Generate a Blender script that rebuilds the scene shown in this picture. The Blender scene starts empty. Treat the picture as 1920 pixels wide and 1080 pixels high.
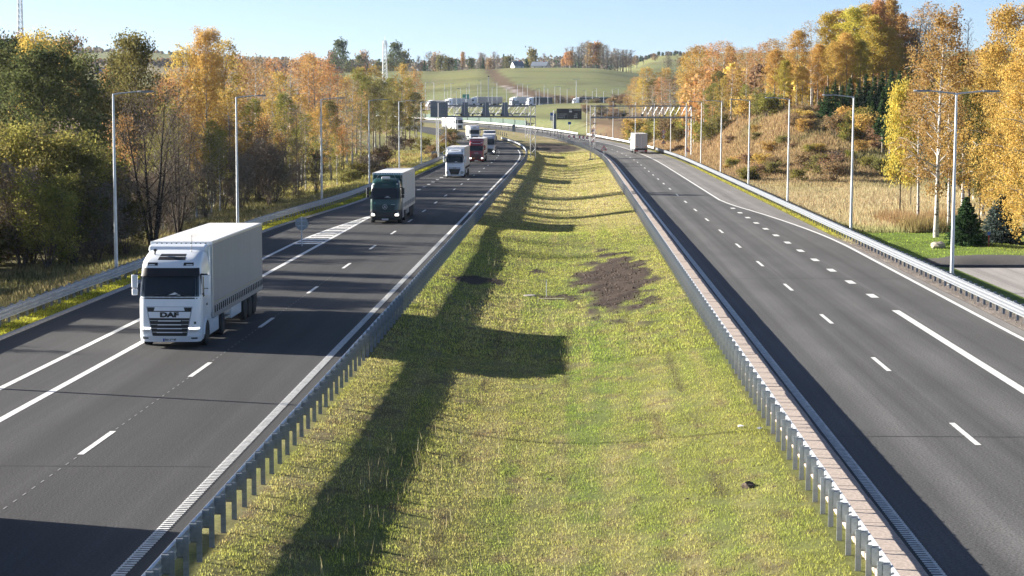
import bpy, bmesh, math, random
import numpy as np
from mathutils import Vector, Matrix, Euler

# ------------------------------------------------------------------ camera, light, exposure
SC = bpy.context.scene
COL = SC.collection
R = math.radians
CAM_H = 9.63
cam_d = bpy.data.cameras.new('camera'); cam = bpy.data.objects.new('camera', cam_d); COL.objects.link(cam)
cam_d.sensor_width = 36.0; cam_d.lens = 70.0; cam_d.clip_start = 0.5; cam_d.clip_end = 9000.0
cam.location = (0, 0, CAM_H); cam.rotation_euler = (R(90 - 5.204), 0, R(1.688))
SC.camera = cam

TO_SUN = Vector((-1.0, 0.32, 0.33)).normalized()
sun_d = bpy.data.lights.new('sun', 'SUN'); sun_d.energy = 5.0; sun_d.angle = R(0.5); sun_d.color = (1.0, 0.925, 0.81)
sun = bpy.data.objects.new('sun', sun_d); COL.objects.link(sun)
sun.rotation_euler = (-TO_SUN).to_track_quat('-Z', 'Y').to_euler()
world = bpy.data.worlds.new('World'); SC.world = world; world.use_nodes = True
wn = world.node_tree; wn.nodes.clear()
w_out = wn.nodes.new('ShaderNodeOutputWorld'); w_bg = wn.nodes.new('ShaderNodeBackground'); w_sky = wn.nodes.new('ShaderNodeTexSky')
w_sky.sky_type = 'NISHITA'; w_sky.sun_disc = False
w_sky.sun_elevation = math.asin(TO_SUN.z); w_sky.sun_rotation = math.atan2(TO_SUN.x, TO_SUN.y)
w_sky.air_density = 0.42; w_sky.dust_density = 0.55; w_sky.ozone_density = 1.5
w_bg.inputs['Strength'].default_value = 0.057
wn.links.new(w_sky.outputs[0], w_bg.inputs[0]); wn.links.new(w_bg.outputs[0], w_out.inputs[0])
SC.view_settings.view_transform = 'Standard'; SC.view_settings.look = 'None'
SC.view_settings.exposure = 1.80; SC.view_settings.gamma = 1.0; SC.view_settings.use_curve_mapping = False
SC.cycles.max_bounces = 5; SC.cycles.diffuse_bounces = 3; SC.cycles.glossy_bounces = 2; SC.cycles.transmission_bounces = 3
SC.cycles.transparent_max_bounces = 4; SC.cycles.caustics_reflective = False; SC.cycles.caustics_refractive = False

# ------------------------------------------------------------------ helpers
rng = np.random.default_rng(7)
random.seed(7)
BENT = 9e-7
def cx(y):
    y = np.asarray(y, dtype=float)
    a = np.clip(y - 302, 0, 378); b = np.clip(y - 680, 0, 220)
    return -(BENT * a ** 3 + 3 * BENT * 378 ** 2 * b)
_ty = np.arange(0, 5001.0)
_tz = np.interp(_ty, [0, 410, 440, 520, 560, 620, 680, 760, 933, 985, 1120, 1300, 1340, 1700, 2100, 2700, 5000],
                [0, 0, .1, .7, 1.3, 2.4, 3.6, 4.9, 6.6, 7.4, 18.5, 31.2, 32, 33, 45, 62, 66])
_k = np.ones(31) / 31
_tz = np.convolve(np.pad(_tz, 15, mode='edge'), _k, 'valid')
def rz(y): return np.interp(np.clip(y, 0, 5000), _ty, _tz)
def at_u(u, y): return (u - 1070.0) * y / 3733.0          # world x of something seen along that bearing at distance y
def smooth(x): x = np.clip(x, 0, 1); return x * x * (3 - 2 * x)

def vnoise(x, y, seed=0):
    x = np.asarray(x, float); y = np.asarray(y, float)
    xi = np.floor(x).astype(np.int64); yi = np.floor(y).astype(np.int64)
    fx = x - xi; fy = y - yi; fx = fx * fx * (3 - 2 * fx); fy = fy * fy * (3 - 2 * fy)
    def h(a, b):
        n = (a * 374761393 + b * 668265263 + seed * 1442695041) & 0xffffffff
        n = ((n ^ (n >> 13)) * 1274126177) & 0xffffffff
        return ((n ^ (n >> 16)) & 0xffff) / 65535.0
    return (h(xi, yi) * (1 - fx) + h(xi + 1, yi) * fx) * (1 - fy) + (h(xi, yi + 1) * (1 - fx) + h(xi + 1, yi + 1) * fx) * fy
def fbm(x, y, seed=0, o=4):
    t = 0; a = .5; w = 0
    for i in range(o):
        t = t + a * vnoise(x * 2 ** i, y * 2 ** i, seed + i * 17); w += a; a *= .55
    return t / w

def terrain(X, Y):
    """height of the ground at world X, Y (arrays)"""
    X = np.asarray(X, float); Y = np.asarray(Y, float)
    s = X - cx(Y); z = rz(Y) * 1.0
    near = 1 - smooth((Y - 620) / 200)
    # ditch of the median
    m = np.clip((s + 7.6) / 13.4, 0, 1)
    dep = 0.75 * np.sin(np.pi * m) ** 1.3 * (1 - .75 * np.exp(-((Y - 152) / 9) ** 2)) * (1 - smooth((Y - 380) / 90))
    z = z - np.where((s > -7.6) & (s < 5.8), dep, 0)
    # left bank and wood
    l = np.clip(-25.6 - s, 0, 400)
    z = z - near * (1.25 * smooth(l / 7) - 0.5 * smooth((l - 30) / 60)) + np.where(l > 3, (fbm(X / 9, Y / 9, 3) - .5) * .8, 0) * near
    # right: foot of the wood, then the mound beside the road
    r = np.clip(s - 20.9, 0, 400)
    z = z - near * .35 * smooth(r / 3)
    along = smooth((Y - (243 + 8 * (fbm(X / 15, Y * 0, 5) - .5))) / 66) * (1 - smooth((Y - 430) / 110))
    up = 8.9 * along * smooth(r / (15.5 - 3 * smooth((Y - 270) / 60))) * (1 - .25 * smooth((r - 60) / 120))
    up2 = 3.2 * smooth((r - 22) / 45) * smooth((Y - 165) / 70) * (1 - along)
    z = z + np.where(r > 0, up + up2, 0) + np.where(r > 2, (fbm(X / 6, Y / 6, 9) - .5) * (.5 * smooth((Y - 128) / 14) + .14 * up), 0) * near
    # scrubby bank beyond the mound
    z = z + np.where(r > 0, 3.0 * smooth(r / 10) * smooth((Y - 520) / 60) * (1 - smooth((Y - 760) / 100)), 0)
    # far hills: the crest sinks on the far right, small undulation
    u = 1070 + X * 3733 / np.maximum(Y, 1)
    far = smooth((Y - 985) / 300)
    crest = np.interp(u, [-400, 300, 640, 720, 800, 900, 925, 960, 1050, 1120, 1180, 1260, 1330, 2300],
                      [1.05, 1.0, .98, 1.02, 1.03, .99, .95, .99, 1.0, .985, .86, .66, .6, .9])
    mid = far * (1 - smooth((Y - 1500) / 300))
    z = z + mid * (crest - 1) * 24 + far * (fbm(X / 160, Y / 160, 21) - .5) * 3.0
    z = z + smooth((Y - 1900) / 600) * np.interp(u, [-300, 100, 250, 420, 600, 900, 1200, 1300, 1500], [10, 14, 20, 8, -2, -6, -2, 6, 10])
    z = z + smooth((Y - 1330) / 330) * (1 - smooth((Y - 2100) / 500)) * np.interp(u, [-400, 380, 520, 1150, 1230, 2300], [13, 13, 0, 0, 15, 15])
    return z

def terr(x, y): return float(terrain(np.array([x]), np.array([y]))[0])

def tag(o, label=None, cat=None, group=None, kind=None):
    if label: o['label'] = label
    if cat: o['category'] = cat
    if group: o['group'] = group
    if kind: o['kind'] = kind
    return o
def thing(name, label, cat, loc=(0, 0, 0), rz_=0.0, group=None):
    o = bpy.data.objects.new(name, None); COL.objects.link(o); o.empty_display_size = .2
    o.location = loc; o.rotation_euler = (0, 0, rz_)
    return tag(o, label, cat, group)
def copy_tree(o, parent=None, label=None):
    c = o.copy(); COL.objects.link(c)
    if parent is not None: c.parent = parent
    if label: c['label'] = label
    for ch in list(o.children): copy_tree(ch, c)
    return c
def mesh_np(name, V, F, mats, parent=None, smooth_=False, fm=None, col=None):
    """V (n,3), F (m,k) equal-sized faces -> object, fast"""
    V = np.ascontiguousarray(V, dtype=np.float32); F = np.ascontiguousarray(F, dtype=np.int32)
    me = bpy.data.meshes.new(name); k = F.shape[1]
    me.vertices.add(len(V)); me.vertices.foreach_set('co', V.ravel())
    me.loops.add(F.size); me.loops.foreach_set('vertex_index', F.ravel())
    me.polygons.add(len(F)); me.polygons.foreach_set('loop_start', np.arange(0, F.size, k, dtype=np.int32))
    me.polygons.foreach_set('loop_total', np.full(len(F), k, dtype=np.int32))
    for m in (mats if isinstance(mats, (list, tuple)) else [mats]): me.materials.append(m)
    if fm is not None: me.polygons.foreach_set('material_index', np.asarray(fm, dtype=np.int32))
    if smooth_: me.polygons.foreach_set('use_smooth', np.ones(len(F), dtype=bool))
    me.update(calc_edges=True)
    if col is not None:
        a = me.color_attributes.new('Col', 'FLOAT_COLOR', 'POINT')
        c4 = np.ones((len(V), 4), dtype=np.float32); c4[:, :3] = col
        a.data.foreach_set('color', c4.ravel())
    o = bpy.data.objects.new(name, me); COL.objects.link(o)
    if parent is not None: o.parent = parent
    return o

class MB:
    """collects shapes, links them as ONE mesh object"""
    def __init__(s): s.v = []; s.f = []; s.m = []; s.X = None
    def add(s, vs, fs, m=0):
        b = len(s.v)
        s.v += [tuple(s.X @ Vector(p)) for p in vs] if s.X else [tuple(p) for p in vs]
        s.f += [tuple(i + b for i in f) for f in fs]; s.m += [m] * len(fs); return s
    def box(s, x0, x1, y0, y1, z0, z1, m=0):
        return s.add([(x0, y0, z0), (x1, y0, z0), (x1, y1, z0), (x0, y1, z0), (x0, y0, z1), (x1, y0, z1), (x1, y1, z1), (x0, y1, z1)],
                     [(0, 3, 2, 1), (4, 5, 6, 7), (0, 1, 5, 4), (1, 2, 6, 5), (2, 3, 7, 6), (3, 0, 4, 7)], m)
    def quad(s, a, b, c, d, m=0): return s.add([a, b, c, d], [(0, 1, 2, 3)], m)
    def prism(s, prof, a0, a1, axis='x', m=0):
        """closed 2D outline extruded along an axis; prof in the two other axes in order"""
        n = len(prof)
        def P(t, p):
            return (t, p[0], p[1]) if axis == 'x' else ((p[0], t, p[1]) if axis == 'y' else (p[0], p[1], t))
        vs = [P(a0, p) for p in prof] + [P(a1, p) for p in prof]
        fs = [(i, (i + 1) % n, n + (i + 1) % n, n + i) for i in range(n)] + [tuple(range(n))[::-1], tuple(range(n, 2 * n))]
        return s.add(vs, fs, m)
    def tube(s, pts, rad, n=8, m=0, cap=True):
        pts = [Vector(p) for p in pts]
        if not isinstance(rad, (list, tuple)): rad = [rad] * len(pts)
        vs = []; fs = []
        ref = Vector((0, 0, 1))
        d0 = (pts[-1] - pts[0])
        if d0.length > 0 and abs(d0.normalized().z) > .9: ref = Vector((0, 1, 0))
        for i, p in enumerate(pts):
            d = (pts[min(i + 1, len(pts) - 1)] - pts[max(i - 1, 0)]).normalized()
            a = d.cross(ref)
            if a.length < 1e-4: a = d.cross(Vector((1, 0, 0)))
            a.normalize(); b = a.cross(d)
            for k in range(n):
                t = 2 * math.pi * k / n
                vs.append(p + (a * math.cos(t) + b * math.sin(t)) * rad[i])
        for i in range(len(pts) - 1):
            for k in range(n):
                fs.append((i * n + k, i * n + (k + 1) % n, (i + 1) * n + (k + 1) % n, (i + 1) * n + k))
        if cap: fs += [tuple(range(n))[::-1], tuple(range((len(pts) - 1) * n, len(pts) * n))]
        return s.add(vs, fs, m)
    def bar(s, a, b, w, m=0): return s.tube([a, b], w * .7071, 4, m)
    def lathe(s, prof, n=24, m=0, axis='x', c=(0, 0, 0)):
        """prof = [(along axis, radius)]"""
        vs = []; fs = []
        for (t, r) in prof:
            for k in range(n):
                a = 2 * math.pi * k / n; p, q = r * math.cos(a), r * math.sin(a)
                if axis == 'x': vs.append((c[0] + t, c[1] + p, c[2] + q))
                elif axis == 'y': vs.append((c[0] + p, c[1] + t, c[2] + q))
                else: vs.append((c[0] + p, c[1] + q, c[2] + t))
        for i in range(len(prof) - 1):
            for k in range(n): fs.append((i * n + k, i * n + (k + 1) % n, (i + 1) * n + (k + 1) % n, (i + 1) * n + k))
        fs += [tuple(range(n))[::-1], tuple(range((len(prof) - 1) * n, len(prof) * n))]
        return s.add(vs, fs, m)
    def mesh(s, name, mats, smooth_=False):
        me = bpy.data.meshes.new(name); me.from_pydata(s.v, [], s.f)
        for m in (mats if isinstance(mats, (list, tuple)) else [mats]): me.materials.append(m)
        me.polygons.foreach_set('material_index', s.m)
        bm = bmesh.new(); bm.from_mesh(me); bmesh.ops.recalc_face_normals(bm, faces=bm.faces); bm.to_mesh(me); bm.free()
        if smooth_:
            me.polygons.foreach_set('use_smooth', [True] * len(me.polygons)); me.set_sharp_from_angle(angle=R(38))
        me.update(); return me
    def build(s, name, mats, parent=None, smooth_=False, bevel=0.0):
        o = bpy.data.objects.new(name, s.mesh(name, mats, smooth_)); COL.objects.link(o)
        if parent is not None: o.parent = parent
        if bevel:
            b = o.modifiers.new('bevel', 'BEVEL'); b.width = bevel; b.segments = 2; b.limit_method = 'ANGLE'; b.angle_limit = R(35)
        return o
def place(mesh, name, parent=None, loc=(0, 0, 0), rot=(0, 0, 0), scale=(1, 1, 1)):
    o = bpy.data.objects.new(name, mesh); COL.objects.link(o); o.location = loc; o.rotation_euler = rot; o.scale = scale
    if parent is not None: o.parent = parent
    return o
def lettering(txt, size, m, parent, loc, rot=(R(90), 0, 0), name='lettering', ext=.004, bold=0.0, sx=1.0):
    c = bpy.data.curves.new(name, 'FONT'); c.body = txt; c.size = size; c.align_x = 'CENTER'; c.align_y = 'CENTER'
    c.extrude = ext; c.offset = bold; c.materials.append(m)
    tmp = bpy.data.objects.new(name, c); me = bpy.data.meshes.new_from_object(tmp); bpy.data.objects.remove(tmp); bpy.data.curves.remove(c)
    o = bpy.data.objects.new(name, me); COL.objects.link(o); o.location = loc; o.rotation_euler = rot; o.scale = (sx, 1, 1)
    if parent is not None: o.parent = parent
    return o

# ------------------------------------------------------------------ materials
def nodes(name):
    m = bpy.data.materials.new(name); m.use_nodes = True; nt = m.node_tree
    return m, nt, nt.nodes['Principled BSDF']
def N(nt, t, **kw):
    n = nt.nodes.new(t)
    for k, v in kw.items():
        if k in n.inputs: n.inputs[k].default_value = v
        else: setattr(n, k, v)
    return n
def c4(c): return (c[0], c[1], c[2], 1.0)
def mat(name, col, rough=.5, metal=0.0, var=.12, scale=3.0, coord='Object', bump=0.0, stretch=None, spec=.5, coat=0.0, dirt=None):
    """plain surface with a little procedural unevenness (and optional dirt colour)"""
    m, nt, p = nodes(name)
    p.inputs['Roughness'].default_value = rough; p.inputs['Metallic'].default_value = metal
    p.inputs['Specular IOR Level'].default_value = spec; p.inputs['Coat Weight'].default_value = coat
    tc = N(nt, 'ShaderNodeTexCoord'); mp = N(nt, 'ShaderNodeMapping')
    if stretch: mp.inputs['Scale'].default_value = stretch
    nt.links.new(tc.outputs[coord], mp.inputs[0])
    no = N(nt, 'ShaderNodeTexNoise', Scale=scale, Detail=5.0, Roughness=.6); nt.links.new(mp.outputs[0], no.inputs['Vector'])
    mx = N(nt, 'ShaderNodeMix', data_type='RGBA')
    lo = [c * (1 - var) for c in col]; hi = [min(1, c * (1 + var)) for c in col]
    if dirt: lo = dirt
    mx.inputs[6].default_value = c4(lo); mx.inputs[7].default_value = c4(hi)
    rp = N(nt, 'ShaderNodeMapRange'); rp.inputs['From Min'].default_value = .3; rp.inputs['From Max'].default_value = .7
    nt.links.new(no.outputs['Fac'], rp.inputs[0]); nt.links.new(rp.outputs[0], mx.inputs[0]); nt.links.new(mx.outputs[2], p.inputs['Base Color'])
    if bump:
        b = N(nt, 'ShaderNodeBump', Strength=bump, Distance=.02); nt.links.new(no.outputs['Fac'], b.inputs['Height']); nt.links.new(b.outputs[0], p.inputs['Normal'])
    return m
def leaf_mat(name, cols, trans=.42, var=.25):
    """foliage: colour picked per leaf from a short palette, shifted per tree, some light passing through"""
    m, nt, p = nodes(name); nt.nodes.remove(p)
    geo = N(nt, 'ShaderNodeNewGeometry'); oi = N(nt, 'ShaderNodeObjectInfo')
    rp = N(nt, 'ShaderNodeValToRGB'); e = rp.color_ramp.elements
    while len(e) > 1: e.remove(e[-1])
    e[0].position = 0; e[0].color = c4(cols[0])
    for i, c in enumerate(cols[1:], 1): k = e.new(i / (len(cols) - 1)); k.color = c4(c)
    nt.links.new(geo.outputs['Random Per Island'], rp.inputs[0])
    hs = N(nt, 'ShaderNodeHueSaturation', Saturation=1.0)
    a = N(nt, 'ShaderNodeMapRange'); a.inputs['To Min'].default_value = .485; a.inputs['To Max'].default_value = .515
    v = N(nt, 'ShaderNodeMapRange'); v.inputs['To Min'].default_value = 1 - var; v.inputs['To Max'].default_value = 1 + var
    ws = N(nt, 'ShaderNodeTexWhiteNoise', noise_dimensions='1D'); nt.links.new(oi.outputs['Random'], ws.inputs['W'])
    nt.links.new(oi.outputs['Random'], a.inputs[0]); nt.links.new(ws.outputs['Value'], v.inputs[0])
    nt.links.new(a.outputs[0], hs.inputs['Hue']); nt.links.new(v.outputs[0], hs.inputs['Value']); nt.links.new(rp.outputs[0], hs.inputs['Color'])
    d = N(nt, 'ShaderNodeBsdfDiffuse'); t = N(nt, 'ShaderNodeBsdfTranslucent'); mx = N(nt, 'ShaderNodeMixShader'); mx.inputs[0].default_value = trans
    nt.links.new(hs.outputs[0], d.inputs[0]); nt.links.new(hs.outputs[0], t.inputs[0])
    nt.links.new(d.outputs[0], mx.inputs[1]); nt.links.new(t.outputs[0], mx.inputs[2])
    nt.links.new(mx.outputs[0], nt.nodes['Material Output'].inputs[0])
    return m
def ground_mat(name, rough=.95, fine=.35, coarse=.18, fscale=9.0, bump=.5, trans=0.0):
    """vertex-coloured soil / grass with grain on top"""
    m, nt, p = nodes(name); p.inputs['Roughness'].default_value = rough; p.inputs['Specular IOR Level'].default_value = .1
    at = N(nt, 'ShaderNodeAttribute', attribute_name='Col'); tc = N(nt, 'ShaderNodeTexCoord')
    n1 = N(nt, 'ShaderNodeTexNoise', Scale=fscale, Detail=6.0, Roughness=.7); n2 = N(nt, 'ShaderNodeTexNoise', Scale=fscale * .08, Detail=4.0)
    nt.links.new(tc.outputs['Object'], n1.inputs['Vector']); nt.links.new(tc.outputs['Object'], n2.inputs['Vector'])
    a = N(nt, 'ShaderNodeMapRange'); a.inputs['From Min'].default_value = .25; a.inputs['From Max'].default_value = .75
    a.inputs['To Min'].default_value = 1 - fine; a.inputs['To Max'].default_value = 1 + fine
    b = N(nt, 'ShaderNodeMapRange'); b.inputs['From Min'].default_value = .3; b.inputs['From Max'].default_value = .7
    b.inputs['To Min'].default_value = 1 - coarse; b.inputs['To Max'].default_value = 1 + coarse
    nt.links.new(n1.outputs['Fac'], a.inputs[0]); nt.links.new(n2.outputs['Fac'], b.inputs[0])
    mu = N(nt, 'ShaderNodeMath', operation='MULTIPLY'); nt.links.new(a.outputs[0], mu.inputs[0]); nt.links.new(b.outputs[0], mu.inputs[1])
    vm = N(nt, 'ShaderNodeVectorMath', operation='SCALE'); nt.links.new(at.outputs['Color'], vm.inputs[0]); nt.links.new(mu.outputs[0], vm.inputs['Scale'])
    nt.links.new(vm.outputs[0], p.inputs['Base Color'])
    if bump:
        bp = N(nt, 'ShaderNodeBump', Strength=bump, Distance=.08); nt.links.new(n1.outputs['Fac'], bp.inputs['Height']); nt.links.new(bp.outputs[0], p.inputs['Normal'])
    return m
def asphalt_mat(name, base, streak=.25):
    """lengthwise wheel tracks (follow the lane), patches, grain of the stones"""
    m, nt, p = nodes(name); p.inputs['Roughness'].default_value = .82; p.inputs['Specular IOR Level'].default_value = .35
    tc = N(nt, 'ShaderNodeTexCoord')
    def noise(scale, st, det=4.0):
        mp = N(nt, 'ShaderNodeMapping'); mp.inputs['Scale'].default_value = st; nt.links.new(tc.outputs['UV'], mp.inputs[0])
        n = N(nt, 'ShaderNodeTexNoise', Scale=scale, Detail=det, Roughness=.6); nt.links.new(mp.outputs[0], n.inputs['Vector']); return n
    def rng_(n, lo, hi, a=.3, b=.7):
        r = N(nt, 'ShaderNodeMapRange'); r.inputs['From Min'].default_value = a; r.inputs['From Max'].default_value = b
        r.inputs['To Min'].default_value = lo; r.inputs['To Max'].default_value = hi; nt.links.new(n.outputs['Fac'], r.inputs[0]); return r
    f = [rng_(noise(1.0, (.85, .004, 1)), 1 - streak, 1 + streak), rng_(noise(1.0, (3.2, .02, 1)), .86, 1.14), rng_(noise(.5, (1, .25, 1)), .88, 1.12), rng_(noise(.06, (1, .6, 1), 3.0), .9, 1.1),
         rng_(noise(15.0, (1, 1, 1), 3.0), .45, 1.55)]
    cur = f[0].outputs[0]
    sp = N(nt, 'ShaderNodeSeparateXYZ'); nt.links.new(tc.outputs['UV'], sp.inputs[0])
    m1 = N(nt, 'ShaderNodeMath', operation='MULTIPLY_ADD'); m1.inputs[1].default_value = 3.14; m1.inputs[2].default_value = .4; nt.links.new(sp.outputs[0], m1.inputs[0])
    m2 = N(nt, 'ShaderNodeMath', operation='COSINE'); nt.links.new(m1.outputs[0], m2.inputs[0])
    m3 = N(nt, 'ShaderNodeMath', operation='MULTIPLY_ADD'); m3.inputs[1].default_value = .11; m3.inputs[2].default_value = 1.0; nt.links.new(m2.outputs[0], m3.inputs[0])     # polished wheel tracks
    f.append(m3)
    for g in f[1:]:
        mu = N(nt, 'ShaderNodeMath', operation='MULTIPLY'); nt.links.new(cur, mu.inputs[0]); nt.links.new(g.outputs[0], mu.inputs[1]); cur = mu.outputs[0]
    vm = N(nt, 'ShaderNodeVectorMath', operation='SCALE'); vm.inputs[0].default_value = base; nt.links.new(cur, vm.inputs['Scale'])
    nt.links.new(vm.outputs[0], p.inputs['Base Color'])
    bp = N(nt, 'ShaderNodeBump', Strength=.4, Distance=.012); nt.links.new(f[4].outputs[0], bp.inputs['Height']); nt.links.new(bp.outputs[0], p.inputs['Normal'])
    return m
def bark_mat(name, a, b, sc=(3, 3, 12), thr=(.45, .6)):
    m, nt, p = nodes(name); p.inputs['Roughness'].default_value = .9; p.inputs['Specular IOR Level'].default_value = .15
    tc = N(nt, 'ShaderNodeTexCoord'); mp = N(nt, 'ShaderNodeMapping'); mp.inputs['Scale'].default_value = sc
    nt.links.new(tc.outputs['Object'], mp.inputs[0]); n = N(nt, 'ShaderNodeTexNoise', Scale=1.0, Detail=4.0); nt.links.new(mp.outputs[0], n.inputs['Vector'])
    r = N(nt, 'ShaderNodeMapRange'); r.inputs['From Min'].default_value = thr[0]; r.inputs['From Max'].default_value = thr[1]; nt.links.new(n.outputs['Fac'], r.inputs[0])
    mx = N(nt, 'ShaderNodeMix', data_type='RGBA'); mx.inputs[6].default_value = c4(a); mx.inputs[7].default_value = c4(b)
    nt.links.new(r.outputs[0], mx.inputs[0]); nt.links.new(mx.outputs[2], p.inputs['Base Color']); return m
def emit_mat(name, col, st):
    m, nt, p = nodes(name); p.inputs['Base Color'].default_value = c4(col); p.inputs['Emission Color'].default_value = c4(col); p.inputs['Emission Strength'].default_value = st
    return m

M = {
 'galv': mat('galvanised_steel', (.60, .63, .67), .40, .4, .18, 2.5, stretch=(1, 1, 1)),
 'galv_dull': mat('weathered_zinc', (.24, .265, .295), .5, .45, .3, 7.0),
 'galv_white': mat('bright_zinc', (.52, .55, .59), .42, .45, .08, 2.0),
 'pole': mat('pole_zinc', (.55, .58, .61), .4, .6, .08, 1.5),
 'paint': mat('road_paint', (.80, .80, .78), .6, 0, .10, 5.0, dirt=(.50, .50, .48)),
 'kerb': mat('kerb_concrete', (.42, .40, .38), .9, 0, .18, 3.0, bump=.3),
 'slab': mat('slab_concrete', (.42, .35, .305), .92, 0, .28, 9.0, bump=.4),
 'white': mat('white_lacquer', (.84, .87, .90), .28, 0, .03, 1.2, coat=.5),
 'green': mat('green_lacquer', (.010, .055, .045), .3, 0, .1, 1.2, coat=.6),
 'red': mat('red_lacquer', (.33, .012, .022), .3, 0, .08, 1.2, coat=.6),
 'silver': mat('silver_lacquer', (.42, .46, .52), .35, .3, .06, 1.2, coat=.4),
 'darkblue': mat('dark_blue_lacquer', (.03, .045, .08), .35, 0, .1, 1.2, coat=.4),
 'black': mat('black_plastic', (.018, .019, .021), .5, 0, .2, 4.0),
 'charcoal': mat('charcoal_plastic', (.030, .034, .040), .45, 0, .2, 4.0),
 'chassis': mat('chassis_steel', (.03, .03, .032), .7, 0, .3, 4.0),
 'rubber': mat('tyre_rubber', (.022, .022, .023), .85, 0, .25, 6.0),
 'rim': mat('rim_steel', (.42, .43, .45), .4, .6, .15, 4.0),
 'tarp': mat('grey_tarpaulin', (.33, .325, .32), .55, 0, .07, .8, stretch=(1, 3, .3), bump=.15),
 'tarp_white': mat('white_tarpaulin', (.66, .64, .60), .55, 0, .05, .8, stretch=(1, 3, .3), bump=.1),
 'tarp_beige': mat('beige_tarpaulin', (.62, .57, .50), .55, 0, .06, .8, stretch=(1, 3, .3), bump=.1),
 'tarp_dark': mat('dark_tarpaulin', (.035, .042, .055), .5, 0, .15, .8),
 'roof': mat('trailer_roof_sheet', (.80, .79, .77), .55, 0, .1, .9, dirt=(.58, .55, .52), stretch=(1, .4, 1)),
 'alu': mat('aluminium', (.55, .56, .57), .4, .7, .1, 3.0),
 'hem': mat('hem_strip', (.42, .37, .24), .6, 0, .1, 2.0),
 'door_grey': mat('trailer_door_panel', (.55, .56, .58), .45, 0, .06, 1.0),
 'lamp_glass': mat('clear_lens', (.75, .77, .80), .15, 0, .1, 6.0, coat=.5),
 'lamp_on': emit_mat('lit_headlamp', (1.0, .95, .85), 3.0),
 'tail': mat('tail_lens', (.35, .02, .015), .3, 0, .1, 4.0),
 'amber': mat('orange_plate', (.75, .22, .03), .45, 0, .1, 4.0),
 'plate': mat('number_plate', (.70, .71, .72), .4, 0, .03, 2.0),
 'plate_blue': mat('plate_blue', (.02, .06, .35), .4, 0, .03, 2.0),
 'ink': mat('black_ink', (.012, .012, .014), .5, 0, .05, 2.0),
 'sign_back': mat('sign_back_grey', (.17, .215, .27), .5, .3, .08, 2.0),
 'sign_disc': mat('sign_disc_back', (.36, .38, .40), .5, .4, .06, 2.0),
 'sign_white': mat('sign_white', (.78, .79, .80), .4, 0, .03, 2.0),
 'sign_red': mat('sign_red', (.50, .02, .03), .4, 0, .05, 2.0),
 'sign_blue': mat('sign_blue', (.02, .10, .42), .4, 0, .05, 2.0),
 'sign_green': mat('sign_green', (.015, .22, .17), .4, 0, .05, 2.0),
 'board': mat('display_board', (.012, .016, .022), .45, 0, .1, 2.0),
 'rust': mat('faded_red_paint', (.35, .05, .04), .6, 0, .2, 4.0),
 'stone': mat('boulder_stone', (.42, .37, .31), .9, 0, .25, 2.0, bump=.6),
 'wall_white': mat('white_render', (.75, .75, .73), .8, 0, .05, .5),
 'roof_grey': mat('grey_roofing', (.16, .19, .24), .7, 0, .12, .8),
 'wall_blue': mat('blue_cladding', (.05, .10, .33), .6, 0, .08, .4),
 'window': mat('window_glass', (.02, .03, .04), .1, 0, .1, 2.0),
 'manhole': mat('manhole_concrete', (.36, .33, .30), .9, 0, .15, 3.0),
 'clod': mat('earth_clod', (.085, .064, .050), 1.0, 0, .4, 6.0, bump=.8),
 'dark_green': mat('plain_dark_green', (.025, .065, .045), .7, 0, .2, .6),  # round sticker, and the added strip that stands for shade
}
def glass_mat():
    m, nt, p = nodes('windscreen_glass')
    p.inputs['Base Color'].default_value = (.03, .042, .055, 1); p.inputs['Roughness'].default_value = .08
    tr = N(nt, 'ShaderNodeBsdfTransparent'); tr.inputs[0].default_value = (.55, .62, .68, 1)
    mx = N(nt, 'ShaderNodeMixShader'); mx.inputs[0].default_value = .38
    nt.links.new(p.outputs[0], mx.inputs[1]); nt.links.new(tr.outputs[0], mx.inputs[2]); nt.links.new(mx.outputs[0], nt.nodes['Material Output'].inputs[0])
    return m
M['glass'] = glass_mat()
M['rail_zinc'] = mat('rail_zinc', (.32, .345, .38), .42, .6, .14, 3.0)
# ------------------------------------------------------------------ ground
def edge_left(y): return -23.65 + 2.25 * smooth((np.asarray(y, float) - 150) / 60)
EDGE_R = 19.55
def lerp(a, b, t): return a + (b - a) * t[..., None]
C_DRY = np.array([.32, .255, .14]); C_YEL = np.array([.218, .212, .074]); C_LUSH = np.array([.112, .168, .044]); C_SOIL = np.array([.058, .044, .036])
C_STRAW = np.array([.34, .255, .15]); C_BROWN = np.array([.22, .15, .09]); C_OLIVE = np.array([.095, .10, .040]); C_FIELD = np.array([.18, .20, .085])
C_TAN = np.array([.26, .21, .125])
def soil_mask(s, Y):
    """dark bare earth on the median, ragged edge"""
    n = fbm(s / 1.1, Y / 2.6, 31, 4) - .5
    a = 1 - np.sqrt(((s - (2.55 - (Y - 112) * .012)) / 2.25) ** 2 + ((Y - 116) / 23.0) ** 2)
    b = 1 - np.sqrt(((s + 5.4) / 2.6) ** 2 + ((Y - 113.5) / 3.6) ** 2)
    c = 1 - np.sqrt(((s + 2.0) / 1.8) ** 2 + ((Y - 124.5) / 2.6) ** 2)
    d = 1 - np.sqrt(((s + 0.6) / 1.6) ** 2 + ((Y - 108.5) / 1.8) ** 2)
    far = 1 - np.sqrt(((s + 0.5) / 6.5) ** 2 + ((Y - 462) / 34.0) ** 2)
    return smooth(np.maximum.reduce([a * 3.2 + n * 5.0, b * 2.6 + n * 5.5 - .75, c * 2.5 + n * 4.5 - .7, d * 2.5 + n * 4 - .3, far * 5 + n * 2]))
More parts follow.
